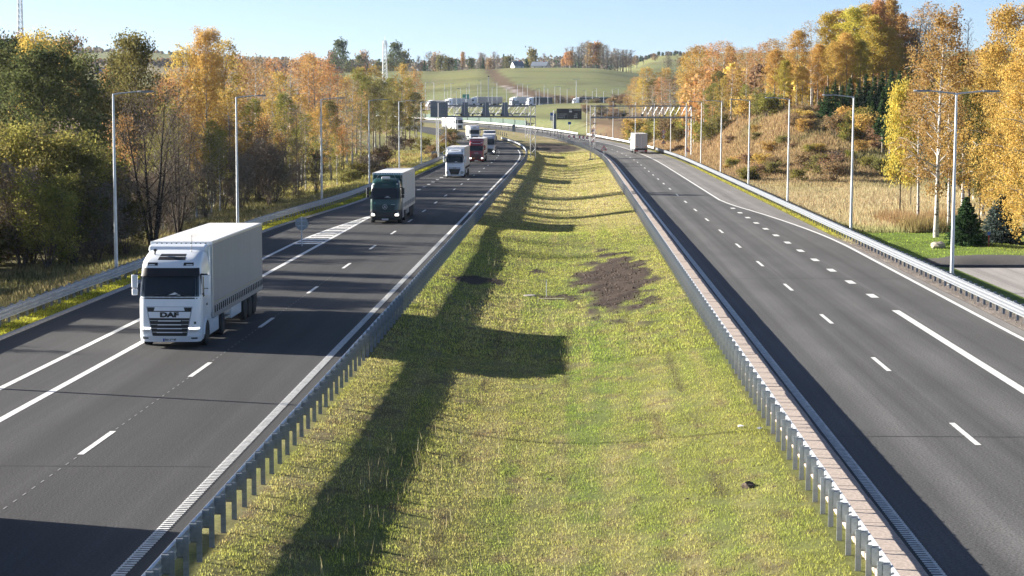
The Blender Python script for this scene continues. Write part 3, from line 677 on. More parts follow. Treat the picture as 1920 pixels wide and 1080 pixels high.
def trailer(root, y0, y1, h=4.1, side='tarp', style='curtain', front='white', rear_view=False, n_strap=26, box=True):
    w = 1.275
    zb = 1.08
    MB().box(-w + .05, w - .05, y0 + .05, y1 - .05, zb, h - .06).build('trailer_body', M[front], root)
    for sg in (-1, 1):
        a, b = sorted((sg * (w - .045), sg * w))
        c = MB(); ys = np.linspace(y0 + .06, y1 - .06, 34)
        # slightly billowed side sheet
        zs = lin(zb + (.42 if style == 'boards' else .1), h - .1, 7); vs = []; fs = []
        for z in zs:
            for y in ys:
                bl = .012 * math.sin((y - y0) * 2.1) * math.sin((z - zb) / (h - zb) * math.pi)
                vs.append((sg * (w + bl), y, z))
        n = len(ys)
        for i in range(len(zs) - 1):
            for k in range(n - 1): fs.append((i * n + k, i * n + k + 1, (i + 1) * n + k + 1, (i + 1) * n + k))
        c.add(vs, fs); c.build('side_curtain' if style != 'box' else 'side_panel', M[side], root, True)
        MB().box(min(sg * (w - .06), sg * (w + .012)), max(sg * (w - .06), sg * (w + .012)), y0, y1, h - .11, h - .005).build('roof_rail', M['alu'], root, bevel=.01)
        MB().box(min(sg * (w - .06), sg * (w + .006)), max(sg * (w - .06), sg * (w + .006)), y0, y1, zb - .14, zb + .10).build('side_rail', M['alu'] if style != 'curtain' else M['galv_dull'], root)
        if style == 'curtain':
            MB().box(min(sg * w, sg * (w + .022)), max(sg * w, sg * (w + .022)), y0 + .1, y1 - .1, zb + .46, zb + .51).build('curtain_hem', M['hem'], root)
            st = MB().box(-.03, .03, -.032, .032, -.16, .13).box(-.034, .034, -.05, .05, -.09, -.02).mesh('strap', M['ink'])
            for k in range(n_strap): place(st, 'strap', root, (sg * (w + .004), y0 + .35 + k * (y1 - y0 - .7) / (n_strap - 1), zb + .22))
        if style == 'boards':
            for k in range(4): MB().box(min(sg * (w - .03), sg * (w + .01)), max(sg * (w - .03), sg * (w + .01)), y0 + .08, y1 - .08, zb + .11 + k * .085, zb + .185 + k * .085).build('side_board', M['galv_dull'], root)
            for k in range(1, 5): MB().box(min(sg * (w - .03), sg * (w + .022)), max(sg * (w - .03), sg * (w + .022)), y0 + (y1 - y0) * k / 5 - .05, y0 + (y1 - y0) * k / 5 + .05, zb + .02, zb + .48).build('stanchion', M['galv_dull'], root)
    MB().box(-w + .062, w - .062, y0 + .02, y1 - .02, h - .05, h + .004).build('trailer_roof', M['roof'], root)
    f = MB().box(-w, w, y0 - .05, y0 + .0, h - .16, h + .006)
    f.build('front_header', M['white'], root, bevel=.012)
    rv = MB().lathe([(-.012, .028), (0, .032)], 10, axis='y').mesh('stud', M['ink'])
    for k in range(11): place(rv, 'stud', root, (-1.0 + k * .2, y0 - .05, h - .075))
    for sg in (-1, 1): MB().box(min(sg * (w - .09), sg * (w + .004)), max(sg * (w - .09), sg * (w + .004)), y0 - .05, y0 + .07, zb - .1, h - .11).build('corner_post', M['alu'], root, bevel=.01)
    # frame and running gear
    MB().box(-.45, -.33, y0 + .2, y1 - .3, .82, zb - .13).box(.33, .45, y0 + .2, y1 - .3, .82, zb - .13).build('trailer_chassis', M['chassis'], root)
    ax = [y1 - 5.0, y1 - 3.69, y1 - 2.38]
    for y in ax:
        for sg in (-1, 1): wheel(root, sg, y)
        MB().lathe([(-1, .07), (1, .07)], 10, c=(0, y, .5)).build('axle', M['chassis'], root)
    for sg in (-1, 1):
        MB().box(min(sg * 1.0, sg * 1.24), max(sg * 1.0, sg * 1.24), y1 - 1.62, y1 - 1.59, .28, .95).build('mud_flap', M['black'], root)
        MB().box(sg * .55 - .06, sg * .55 + .06, y0 + 2.6, y0 + 2.74, .35, 1.0).build('landing_leg', M['chassis'], root)
        if box:
            MB().box(min(sg * .75, sg * 1.2), max(sg * .75, sg * 1.2), ax[0] - 3.3, ax[0] - .75, .42, .92).build('pallet_box', M['white'] if style == 'curtain' else M['galv_dull'], root, bevel=.03)
            MB().box(min(sg * .8, sg * 1.18), max(sg * .8, sg * 1.18), y0 + 3.2, ax[0] - 3.5, .55, .62).box(min(sg * 1.14, sg * 1.18), max(sg * 1.14, sg * 1.18), y0 + 3.2, ax[0] - 3.5, .78, .9).build('side_guard', M['alu'], root)
    MB().box(-1.2, 1.2, y1 - .12, y1 - .02, .42, .56).build('underrun_bar', M['galv_dull'], root)
    if rear_view:
        for a, b in ((-1.24, -.008), (.008, 1.24)):
            d = MB().box(a + .02, b - .02, y1, y1 + .035, zb + .03, h - .28).build('rear_door', M['door_grey'], root, bevel=.01)
            for x in (a + .35, b - .35): MB().tube([(x, y1 + .06, zb), (x, y1 + .06, h - .3)], .016, 6).build('lock_rod', M['alu'], d)
        MB().box(-w, w, y1 - .01, y1 + .05, h - .27, h).build('rear_header', M['alu'], root, bevel=.01)
        for sg in (-1, 1): MB().box(min(sg * 1.24, sg * w), max(sg * 1.24, sg * w), y1 - .01, y1 + .05, zb, h - .27).build('rear_post', M['charcoal'], root)
        MB().box(-1.27, 1.27, y1 - .06, y1 + .03, .74, zb + .02).build('rear_sill', M['black'], root)
        MB().box(-1.25, 1.25, y1 - .02, y1 + .03, .42, .73).build('lamp_panel', M['rust'], root)
        MB().box(-.66, .66, y1 + .03, y1 + .045, .46, .68).build('rear_plate', M['plate'], root)
        for sg in (-1, 1):
            MB().box(min(sg * .78, sg * 1.2), max(sg * .78, sg * 1.2), y1 + .03, y1 + .06, .48, .66).build('tail_light', M['tail'], root)
            MB().box(min(sg * .72, sg * 1.22), max(sg * .72, sg * 1.22), y1 + .036, y1 + .046, zb + .28, zb + .40).build('marker_board', M['amber'], root)
        MB().box(-1.2, -.72, y1 + .036, y1 + .046, zb + .06, zb + .27).build('warning_plate', M['hem'], root)

def mirror(root, sg, m, z0=2.12, z1=2.92, y=.42):
    a = MB().bar((sg * 1.46, y + .01, z0 + .05), (sg * 1.46, y + .01, z1 + .02), .05).bar((sg * 1.2, y + .05, z1 + .02), (sg * 1.48, y - .02, z1 + .02), .05).bar((sg * 1.22, y + .05, z0 + .02), (sg * 1.44, y, z0 + .06), .04)
    a.bar((sg * 1.21, y + .06, z0 + .02), (sg * 1.21, y + .06, z1 + .02), .03)
    o = a.build('mirror', M['black'], root); tag(o, kind=None)
    MB().prism([(sg * 1.33, y - .06), (sg * 1.55, y - .10), (sg * 1.59, y + .0), (sg * 1.57, y + .1), (sg * 1.36, y + .12)], z0 + .28, z1, 'z').build('mirror_shell', m, o, bevel=.03)
    MB().prism([(sg * 1.34, y - .06), (sg * 1.54, y - .10), (sg * 1.58, y + .0), (sg * 1.56, y + .09), (sg * 1.37, y + .10)], z0 - .02, z0 + .24, 'z').build('mirror_shell', m, o, bevel=.03)

def make_truck(name, label, x, y, style, side='tarp', tstyle='curtain', rear=15.7, yaw=0.0, h=4.1, detail=True, group='trucks on the motorway', box=True, front_wall='white', rear_view=False, z=None):
    root = thing(name, label, 'truck', (x, y, float(rz(y)) + .004 if z is None else z), yaw, group)
    main = {'white_a': 'white', 'green': 'green', 'white_b': 'white', 'red': 'red', 'silver': 'silver', 'white_c': 'white', 'dark': 'darkblue'}[style]
    C = M[main]; K = M['black']
    if style == 'green':
        S = Shape([.30, .5, 1.0, 1.65, 2.0, 2.92, 3.12, 3.38, 3.58, 3.68, 3.72], [.12, .03, .0, .05, .10, .36, .40, .56, .85, 1.25, 1.7], [1.2, 1.25, 1.25, 1.25, 1.25, 1.2, 1.18, 1.13, 1.05, .98, .9], [.25, .3, .3, .3, .3, .3, .32, .36, .4, .4, .4])
    elif style in ('red', 'white_c'):
        S = Shape([.28, .5, 1.0, 1.65, 2.0, 2.86, 3.12, 3.48, 3.66, 3.76, 3.82], [.10, .02, .0, .02, .05, .22, .26, .36, .6, 1.0, 1.6], [1.2, 1.25, 1.25, 1.25, 1.25, 1.22, 1.21, 1.19, 1.15, 1.1, 1.0], [.2, .25, .25, .25, .25, .25, .26, .3, .3, .3, .3])
    else:
        S = Shape([.30, .5, 1.0, 1.65, 2.05, 2.92, 3.22, 3.42, 3.62, 3.80, 3.92], [.10, .02, .0, .02, .06, .30, .36, .46, .85, 1.45, 2.1], [1.2, 1.25, 1.25, 1.25, 1.25, 1.22, 1.2, 1.18, 1.14, 1.10, 1.05], [.25, .28, .28, .28, .28, .28, .28, .3, .32, .32, .32])
    low = style == 'green'
    b = MB(); S.body(b, z0=(1.12 if low else .5), extra=(2.02, 2.5, 2.9)); b.build('cab', C, root, True)
    b = MB(); S.body(b, z0=.3, z1=(1.12 if low else .5)); b.build('cab_base', M['charcoal'] if low else C, root, True)
    MB().box(-1.0, 1.0, .4, 2.2, .42, .8).build('engine_tray', M['chassis'], root)
    # roof deflector
    top = 4.02 if style != 'green' else 3.98
    MB().prism([(1.62, S.z[-1] - .12), (1.78, top - .06), (1.95, top), (2.34, top + .02), (2.34, S.z[-1] - .3)], -1.16, 1.16, 'x').build('roof_deflector', C, root, bevel=.06)
    for sg in (-1, 1):
        MB().prism([(2.25, 1.2), (2.62, 1.2), (2.62, top - .15), (2.25, top - .1)], min(sg * 1.17, sg * 1.22), max(sg * 1.17, sg * 1.22), 'x').build('side_fairing', C, root, bevel=.015)
    # windscreen with its dark surround
    zt = 2.9 if not low else 2.88
    S.front(MB(), lin(1.98, zt + .05, 6), lambda z: -S.at(z)[1] + .035, lambda z: S.at(z)[1] - .035, .006, 22).build('windscreen_surround', M['ink'], root, True)
    g = S.front(MB(), lin(2.07, zt, 6), lambda z: -S.at(z)[1] + .075, lambda z: S.at(z)[1] - .075, .016, 22).build('windscreen', M['glass'], root, True)
    for xa, xb, zz in ((-.95, -.05, 2.16), (-.05, .85, 2.18)):
        MB().tube([(xa, S.y(xa, 2.08) - .05, 2.08), ((xa + xb) / 2, S.y((xa + xb) / 2, zz) - .045, zz), (xb, S.y(xb, 2.10) - .05, 2.10)], .014, 5).build('wiper', K, g)
    if detail:
        MB().box(-1.0, 1.0, .45, .8, 1.95, 2.04).build('dashboard', M['charcoal'], root)
        MB().prism([(-.16, 2.10), (.46, 2.10), (.40, 2.16), (.22, 2.25), (.08, 2.19)], S.y(.2, 2.17) - .024, S.y(.2, 2.17) - .018, 'y').build('paper_sheet', M['sign_white'], g)
        for sg in (-1, 1): MB().box(sg * .55 - .26, sg * .55 + .26, 1.2, 1.4, 1.9, 2.72).build('seat', M['charcoal'], root, bevel=.08)
        # the driver behind the glass
        d = MB().lathe([(-.16, .05), (-.1, .10), (0, .115), (.08, .10), (.14, .05)], 12, axis='z', c=(.55, 1.02, 2.62)).lathe([(0, .06), (.12, .055)], 10, axis='z', c=(.55, 1.04, 2.38)).lathe([(0, .2), (.25, .23), (.42, .2), (.5, .07)], 14, axis='z', c=(.55, 1.06, 1.92))
        d.build('driver', mat('driver_clothes', (.12, .1, .09), .8), root, True)
    # visor
    if style in ('white_a', 'white_b', 'silver'):
        S.front(MB(), lin(zt - .02, zt + .30, 4), lambda z: -S.at(z)[1] + .06, lambda z: S.at(z)[1] - .06, lambda z: .16 - .4 * (z - zt), 22, .02).build('sun_visor', M['ink'] if style == 'white_a' else M['charcoal'], root, True)
    elif style != 'green':
        S.front(MB(), lin(zt - .02, zt + .16, 4), lambda z: -S.at(z)[1] + .1, lambda z: S.at(z)[1] - .1, lambda z: .14 - .4 * (z - zt), 22, .02).build('sun_visor', C if style == 'red' else K, root, True)
    # roof furniture
    if style == 'white_a':
        S.front(MB(), lin(3.50, 3.71, 5), lambda z: -.56 + .25 * (z - 3.5), lambda z: .56 - .25 * (z - 3.5), .012, 8).build('skylight', M['ink'], root, True)
        for sg in (-1, 1):
            l = S.front(MB(), lin(3.29, 3.41, 4), lambda z: sg * .72 - .2 + (.1 * (z - 3.29) if sg > 0 else 0), lambda z: sg * .72 + .2, .018, 6).build('roof_lamp', M['ink'], root, True)
            S.front(MB(), lin(3.305, 3.345, 3), sg * .76 - .12, sg * .76 + .12, .03, 6).build('lens', M['lamp_glass'], l, True)
        MB().tube([(.68, 1.35, 3.75), (.69, 1.38, 4.45)], .012, 5).build('aerial', K, root)
        MB().bar((-.78, 1.1, 3.66), (-.74, 1.05, 3.86), .05).lathe([(-.1, .06), (.1, .05)], 8, axis='y', c=(-.72, 1.0, 3.87)).build('air_horn', K, root)
    elif style == 'green':
        MB().box(-.36, .36, .78, .98, 3.62, 3.84).build('roof_sign_box', M['sign_white'], root, bevel=.06)
        for sg in (-1, 1): S.front(MB(), lin(3.2, 3.28, 3), sg * .98 - .06, sg * .98 + .06, .02, 4).build('marker_lamp', M['lamp_glass'], root)
        S.front(MB(), lin(3.16, 3.18, 2), -.28, .28, .012, 6).build('roof_script', M['galv_dull'], root)
        for sg in (-1, 1): MB().tube([(sg * .85, 1.2, 3.62), (sg * .62, 1.25, 4.0)], .012, 5).build('aerial', M['alu'], root)
    elif style == 'red':
        for sg in (-1, 1): S.front(MB(), lin(3.3, 3.46, 3), sg * .9 - .14, sg * .9 + .14, .02, 5).build('roof_lamp', M['lamp_glass'], root, True)
    elif style == 'white_b':
        S.front(MB(), lin(3.66, 3.72, 3), -.5, .5, .012, 8).build('skylight', M['ink'], root, True)
        for sg in (-1, 1):
            S.front(MB(), lin(3.34, 3.8, 5), (lambda z: 1.0 - .5 * (z - 3.34)) if sg > 0 else (lambda z: -1.1), (lambda z: 1.1) if sg > 0 else (lambda z: -1.0 + .5 * (z - 3.34)), .012, 4).build('roof_flash', M['darkblue'], root, True)
    elif style == 'white_c':
        S.front(MB(), lin(3.5, 3.72, 4), -.42, .42, .012, 6).build('skylight', M['ink'], root, True)
        S.front(MB(), lin(3.16, 3.24, 3), -.66, .66, .03, 6).build('roof_light_bar', M['lamp_glass'], root, True)
    # nose
    nm = lambda z, a, b, z0, z1: a + (b - a) * (z - z0) / (z1 - z0)
    if style == 'white_a':
        w_ = lambda z: nm(z, .66, .90, .40, 1.66)
        S.front(MB(), lin(.38, 1.68, 8), lambda z: -w_(z) - .03, lambda z: w_(z) + .03, .010, 12).build('grille_frame', M['silver'], root, True)
        gr = S.front(MB(), lin(.42, 1.64, 8), lambda z: -w_(z), lambda z: w_(z), .018, 12).build('grille', M['ink'], root, True)
        S.front(MB(), lin(1.22, 1.47, 3), lambda z: -w_(z) + .01, lambda z: w_(z) - .01, .03, 12).build('badge_panel', C, gr, True)
        S.front(MB(), lin(1.51, 1.66, 3), lambda z: -.62 + .3 * (z - 1.51), lambda z: .62 - .3 * (z - 1.51), .028, 10).build('upper_panel', C, gr, True)
        for k, z in enumerate((.46, .645, .80, .955, 1.11)):
            S.front(MB(), lin(z - .019, z + .019, 3), lambda q: -.54 + .02 * k - .6 * (q - z), lambda q: .54 - .02 * k + .6 * (q - z), .034, 8).build('grille_slat', C, gr, True)
            for sg in (-1, 1):
                a, b = (w_(z) - .01, .5)
                S.front(MB(), lin(z + .0, z + .02, 2), (lambda q: -a) if sg < 0 else (lambda q: b), (lambda q: -b) if sg < 0 else (lambda q: a), .03, 4).build('grille_slat', M['alu'], gr, True)
        lettering('DAF', .255, M['ink'], root, (0, S.y(0, 1.345) - .04, 1.345), bold=.016, sx=1.55, ext=.006)
        for sg in (-1, 1):
            hl = S.front(MB(), lin(.60, .86, 5), lambda z: (.76 - .15 * (z - .6)) if sg > 0 else (-1.2 - .02), lambda z: 1.2 if sg > 0 else (-.76 + .15 * (z - .6)), .020, 8).build('headlight', M['lamp_glass'], root, True)
            S.front(MB(), lin(.66, .74, 3), sg * .98 - .17, sg * .98 + .17, .03, 6).build('lamp_insert', M['alu'], hl, True); S.front(MB(), lin(.79, .835, 3), sg * .98 - .2, sg * .98 + .2, .034, 8).build('running_light', M['lamp_on'], hl, True)
            S.front(MB(), lin(.38, .44, 3), sg * .98 - .12, sg * .98 + .12, .052, 5).build('fog_lamp', M['black'], root, True)
        S.front(MB(), lin(.26, .50, 5), lambda z: -1.235 if z > .3 else -1.19, lambda z: 1.235 if z > .3 else 1.19, .04, 24, .1).build('bumper', C, root, True)
        S.front(MB(), lin(.985, 1.075, 5), .98, 1.06, .012, 5).build('round_sticker', M['dark_green'], root, True)
    elif style == 'green':
        S.front(MB(), lin(.26, 1.14, 7), lambda z: -1.235, lambda z: 1.235, .03, 24, .1).build('bumper', M['charcoal'], root, True)
        gr = S.front(MB(), lin(.95, 1.52, 5), lambda z: nm(z, -.62, -.86, .95, 1.52), lambda z: nm(z, .62, .86, .95, 1.52), .04, 12).build('grille', K, root, True)
        for z in (1.0, 1.13, 1.26, 1.39, 1.5): S.front(MB(), lin(z - .03, z + .03, 2), lambda q: nm(q, -.6, -.83, .95, 1.52), lambda q: nm(q, .6, .83, .95, 1.52), lambda q: .055 + .2 * (z + .03 - q), 10).build('grille_slat', C, gr, True)
        yb = S.y(0, 1.38) - .09
        st = MB(); ringp = [(.19 * math.cos(t), yb, 1.38 + .19 * math.sin(t)) for t in np.linspace(0, 2 * math.pi, 33)]
        st.tube(ringp, .018, 6, cap=False)
        for k in range(3):
            t = math.pi / 2 + k * 2 * math.pi / 3; d = Vector((math.cos(t), 0, math.sin(t))); e = Vector((-math.sin(t), 0, math.cos(t)))
            c0 = Vector((0, yb, 1.38)); q = c0 + d * .19
            st.add([c0 + e * .04, c0 - e * .04, q, c0 + Vector((0, -.03, 0))], [(0, 1, 3), (0, 3, 2), (1, 2, 3), (0, 2, 1)])
        st.build('star_emblem', M['alu'], root)
        for sg in (-1, 1):
            hl = S.front(MB(), lin(.62, .98, 5), lambda z: sg * .98 - .2 if sg > 0 else -1.2, lambda z: 1.2 if sg > 0 else -.98 + .2, .05, 6).build('headlight', K, root, True)
            S.front(MB(), lin(.64, .78, 4), sg * .99 - .15, sg * .99 + .13, .062, 5).build('lens', M['lamp_on'], hl, True)
            S.front(MB(), lin(.80, .95, 4), sg * 1.06 - .07, sg * 1.06 + .08, .06, 5).build('upper_lens', M['lamp_glass'], hl, True)
        S.front(MB(), lin(1.60, 1.78, 7), lambda z: -.86 - math.sqrt(max(.09 ** 2 - (z - 1.69) ** 2, 0)), lambda z: -.86 + math.sqrt(max(.09 ** 2 - (z - 1.69) ** 2, 0)), .012, 6).build('round_sticker', M['sign_green'], root, True)
        S.front(MB(), lin(1.555, 1.585, 2), .5, .84, .012, 6).build('model_script', M['alu'], root)
    else:
        gz0, gz1, ga, gb = {'white_b': (.44, 1.22, .52, .80), 'red': (.52, 1.42, .80, .84), 'silver': (.5, 1.3, .7, .86), 'white_c': (.5, 1.45, .7, .8), 'dark': (.5, 1.35, .7, .8)}[style]
        w_ = lambda z: nm(z, ga, gb, gz0, gz1)
        gr = S.front(MB(), lin(gz0, gz1, 6), lambda z: -w_(z), lambda z: w_(z), .018, 12).build('grille', K, root, True)
        for k in range(5):
            z = gz0 + (k + .6) * (gz1 - gz0) / 5.4
            S.front(MB(), lin(z - .025, z + .025, 2), lambda q: -w_(q) + .04, lambda q: w_(q) - .04, .03, 8).build('grille_slat', C if style == 'red' else M['charcoal'], gr, True)
        for sg in (-1, 1):
            hl = S.front(MB(), lin(.58, .86, 4), lambda z: .84 if sg > 0 else -1.19, lambda z: 1.19 if sg > 0 else -.84, .022, 6).build('headlight', M['lamp_glass'] if style != 'white_b' else M['charcoal'], root, True)
            if style in ('red', 'silver', 'dark'): S.front(MB(), lin(.64, .78, 3), sg * 1.0 - .13, sg * 1.0 + .13, .034, 5).build('lens', M['lamp_on'], hl, True)
            elif style == 'white_b': S.front(MB(), lin(.64, .76, 3), sg * 1.0 - .12, sg * 1.0 + .12, .034, 5).build('lens', M['lamp_glass'], hl, True)
        S.front(MB(), lin(.26, .46, 4), lambda z: -1.22, lambda z: 1.22, .035, 22, .1).build('bumper', C, root, True)
        if style == 'white_b':
            S.front(MB(), lin(1.24, 1.44, 3), -.8, .8, .02, 12).build('badge_panel', M['silver'], root, True)
            lettering('DAF', .16, M['ink'], root, (0, S.y(0, 1.34) - .032, 1.34), bold=.01, sx=1.5)
        if style == 'red':
            lettering('SCANIA', .17, M['alu'], root, (0, S.y(0, 1.60) - .014, 1.60), bold=.006, sx=1.15)
            S.front(MB(), lin(.60, .84, 3), -.66, -.26, .045, 4).build('hazard_plate', M['amber'], root)
            S.front(MB(), lin(3.2, 3.28, 2), -.7, .7, .012, 8).build('roof_script', M['sign_white'], root)
    pz = .345
    pl = MB().box(-.27, .27, S.y(0, pz) - .055, S.y(0, pz) - .042, pz - .07, pz + .07).build('number_plate', M['plate'], root)
    if style == 'white_a':
        MB().box(-.27, -.21, S.y(0, pz) - .058, S.y(0, pz) - .056, pz - .07, pz + .07).build('plate_band', M['plate_blue'], pl)
        lettering('BIA 2994F', .115, M['ink'], pl, (.03, S.y(0, pz) - .057, pz), ext=.001, bold=.003, sx=.92)
    # doors, mirrors, steps, wheels
    for sg in (-1, 1):
        dr = S.side(MB(), sg, [(.46, .98), (1.0, .98), (1.12, 1.25), (1.5, 1.25), (1.5, 2.92), (.66, 2.92), (.46, 2.0)], .014).build('door', M['charcoal'] if (low and False) else C, root, bevel=.01)
        S.side(MB(), sg, [(.52, 2.02), (1.42, 2.10), (1.42, 2.82), (.72, 2.82)], .026).build('window', M['window'], dr)
        S.side(MB(), sg, [(1.28, 1.62), (1.46, 1.62), (1.46, 1.70), (1.28, 1.70)], .035).build('handle', K, dr)
        arch = [(1.38 + .66 * math.cos(t), .46 + .66 * math.sin(t)) for t in np.linspace(.05, math.pi - .05, 11)]
        inner = [(1.38 + .56 * math.cos(t), .46 + .56 * math.sin(t)) for t in np.linspace(math.pi - .05, .05, 11)]
        S.side(MB(), sg, arch + inner, .035, .12).build('wheel_arch', M['charcoal'] if low else C, root)
        S.side(MB(), sg, [(1.38 + .57 * math.cos(t), .46 + .57 * math.sin(t)) for t in np.linspace(0, math.pi, 13)], .008, .02).build('arch_liner', M['ink'], root)
        mirror(root, sg, C if style in ('white_a', 'white_b', 'white_c') else (K if low or style == 'silver' else C))
        wheel(root, sg, 1.38); wheel(root, sg, 5.05, True)
        sk = MB().box(min(sg * 1.0, sg * 1.22), max(sg * 1.0, sg * 1.22), 2.1, 4.3, .30, .98).build('side_skirt', C if style in ('white_a', 'white_b') else M['silver'], root, bevel=.05)
        if style == 'white_a':
            MB().box(min(sg * 1.22, sg * 1.226), max(sg * 1.22, sg * 1.226), 2.5, 4.0, .52, .80).build('skirt_panel', M['white'], sk, bevel=.003)
            MB().box(min(sg * 1.21, sg * 1.224), max(sg * 1.21, sg * 1.224), 2.13, 2.32, .42, .9).build('step', M['ink'], sk)
    MB().box(-.45, -.3, 2.0, 6.1, .7, .98).box(.3, .45, 2.0, 6.1, .7, .98).box(-.5, .5, 4.4, 5.6, .98, 1.05).build('tractor_frame', M['chassis'], root)
    trailer(root, 2.72, rear, h, side, tstyle, front_wall, rear_view, n_strap=26, box=box)
    return root

def lane(s, y): return s + float(cx(y))
def head(y): return -math.atan2(float(cx(y + 2) - cx(y - 2)), 4)
make_truck('semi_truck', 'white truck with a large black-slatted nose and grey curtain trailer, largest on the road', -16.0, 78.6, 'white_a', rear=15.9)
make_truck('semi_truck', 'dark green truck with lit headlamps and a white box on its roof', -15.35, 164.2, 'green', side='tarp_white', tstyle='boards', rear=15.6, front_wall='green', box=True)
make_truck('semi_truck', 'white truck with blue roof flashes running just ahead of the red one', -15.75, 270, 'white_b', side='tarp_beige', rear=15.5)
make_truck('semi_truck', 'dark red truck with an orange hazard plate on its bumper', -16.4, 346, 'red', side='tarp_beige', rear=15.6, detail=False)
make_truck('semi_truck', 'silver grey truck half hidden beside the dark red truck', lane(-15.6, 398), 398, 'silver', side='tarp', detail=False, yaw=head(398))
make_truck('semi_truck', 'dark truck barely showing behind the silver grey truck', lane(-15.4, 446), 446, 'dark', side='tarp_dark', detail=False, yaw=head(446))
make_truck('semi_truck', 'white truck with a dark windscreen towering behind the dark red truck', lane(-16.3, 512), 512, 'white_c', side='tarp_white', detail=False, yaw=head(512))
make_truck('semi_truck', 'white truck far off, turning in behind the lattice gantry foot', at_u(862, 622), 622, 'white_c', side='tarp_white', rear=14.0, detail=False, yaw=.38, z=float(rz(622)))
t_ = make_truck('semi_truck', 'white box trailer driving away towards the border, seen from the rear', 13.85, 424, 'white_c', side='tarp_white', tstyle='box', rear=15.7, detail=False, yaw=math.pi + head(415) , rear_view=True)
make_truck('semi_truck', 'grey curtain truck just outside the picture whose shadow falls on the road', -21.5, 32.3, 'silver', side='tarp', detail=False)
# ------------------------------------------------------------------ street furniture
def drop(u, v):
    """the spot on the ground seen along that bearing and slope"""
    ys = 36 * 1.002 ** np.arange(1850); vv = 200 + (CAM_H - terrain(at_u(u, ys), ys)) * 3733 / ys
    k = int(np.argmax(vv <= v)); y = float(ys[k]); return at_u(u, y), y, terr(at_u(u, y), y)
def lamp_post(x, y, label, arms=(1,), z=None, h=10.35, L=2.05, group='tall grey lamp posts beside the motorway', r0=.11, lean=0.0):
    z = terr(x, y) if z is None else z
    t = thing('street_lamp', label, 'street lamp', (x, y, z), 0, group); t.rotation_euler = (0, lean, 0)
    H = h - z if z > -3 and y < 420 else h
    MB().tube([(0, 0, -.3), (0, 0, 1.0), (0, 0, H)], [r0, r0, .058], 12).build('pole', M['pole'], t, True)
    MB().box(-.2, .2, -.2, .2, -.3, .06).build('base_plate', M['galv_dull'], t, bevel=.02)
    MB().box(-.06, .06, -r0 - .012, -r0 + .02, .6, 1.05).build('hatch', M['galv'], t)
    for sg in arms:
        MB().tube([(0, 0, H - .05), (sg * .25, 0, H + .0), (sg * L * .72, 0, H + .13)], [.05, .045, .036], 8).build('arm', M['pole'], t, True)
        hd = MB().prism([(sg * (L * .68), -.07), (sg * (L * .78), -.15), (sg * (L * 1.05), -.15), (sg * (L * 1.12), -.06), (sg * (L * 1.12), .06), (sg * (L * 1.05), .15), (sg * (L * .78), .15), (sg * (L * .68), .07)], H + .07, H + .17, 'z').build('lamp_head', M['galv_dull'], t, bevel=.025)
        MB().box(min(sg * L * .8, sg * L * 1.04), max(sg * L * .8, sg * L * 1.04), -.11, .11, H + .055, H + .072).build('lens', M['lamp_glass'], hd)
    return t
ordn = ['first', 'second', 'third', 'fourth', 'fifth', 'sixth', 'seventh', 'eighth']
for k, y in enumerate((69, 111, 152, 193, 234, 275, 316, 357)):
    x = float(rail_l_edge(y)) - .5
    if k == 0: lb = 'grey lamp post outside the picture whose thin shadow crosses the near carriageway'
    else: lb = '%s single-arm lamp post by the wood, counting from the big white truck' % ordn[k - 1]
    lamp_post(x, y, lb, (1,))
for k, y in enumerate((108, 147, 190, 232, 275, 317, 359)):
    lb = 'lamp post with two arms standing by the car park' if k == 0 else 'lamp post with one arm behind the bright guardrail, %s beyond the two-armed one' % ordn[k - 1]
    lamp_post(20.62, y, lb, (-1, 1) if k == 0 else (-1,), lean=R(.35))
for k, y in enumerate((401, 442, 483, 524, 565)):
    lamp_post(lane(20.9, y), y, 'thin lamp post seen through the gantry truss, %s beyond the box trailer' % ordn[k], (-1,), h=10.2)
# thin forest of lamps in the border lorry park
proto = None
far = [(798, 155, 930), (814, 155, 950), (834, 158, 900), (840, 170, 870), (846, 157, 960), (856, 172, 860), (875, 165, 900), (880, 158, 960), (896, 160, 930), (902, 152, 980), (923, 165, 890), (932, 155, 940),
       (970, 160, 950), (980, 158, 960), (989, 160, 900), (1011, 167, 890), (1020, 160, 960), (1027, 166, 900), (1040, 163, 930), (1050, 163, 950), (1063, 167, 900), (1098, 170, 890), (1110, 171, 860), (1118, 166, 940), (1147, 169, 930), (1158, 167, 950), (950, 168, 880), (864, 166, 930), (1131, 172, 880), (1005, 170, 860)]
for k, (u, v, y) in enumerate(far):
    x = at_u(u, y); z = terr(x, y); H = CAM_H + (200 - v) * y / 3733 - z
    if proto is None:
        t = thing('lorry_park_lamp', 'thin pale lamp post among many in the border lorry park', 'street lamp', (x, y, z), 0, 'thin lamp posts of the border lorry park')
        MB().tube([(0, 0, -1), (0, 0, 1)], [.15, .08], 8).build('pole', M['galv_white'], t)
        MB().tube([(0, 0, 1), (-.5, 0, 1.03), (-1.5, 0, 1.04)], [.08, .08, .14], 6).build('arm', M['galv_white'], t); proto = t
    else:
        t = copy_tree(proto)
    t.location = (x, y, z); t.scale = (1.0 if k % 2 else -1.0, 1, 1)
    for ch in t.children:
        if ch.name.startswith('pole'): ch.scale = (1, 1, H)
        else: ch.location = (0, 0, H - 1)
x, y = at_u(1080, 900), 900; z = terr(x, y)
t = thing('lorry_park_lamp', 'white mast with two lamp arms above the display board', 'street lamp', (x, y, z), 0, 'thin lamp posts of the border lorry park')
MB().tube([(0, 0, -1), (0, 0, 12.2)], [.2, .1], 8).build('pole', M['galv_white'], t); MB().tube([(-1.7, 0, 12.6), (0, 0, 12.1), (1.7, 0, 12.7)], [.14, .09, .14], 6).build('arm', M['galv_white'], t)
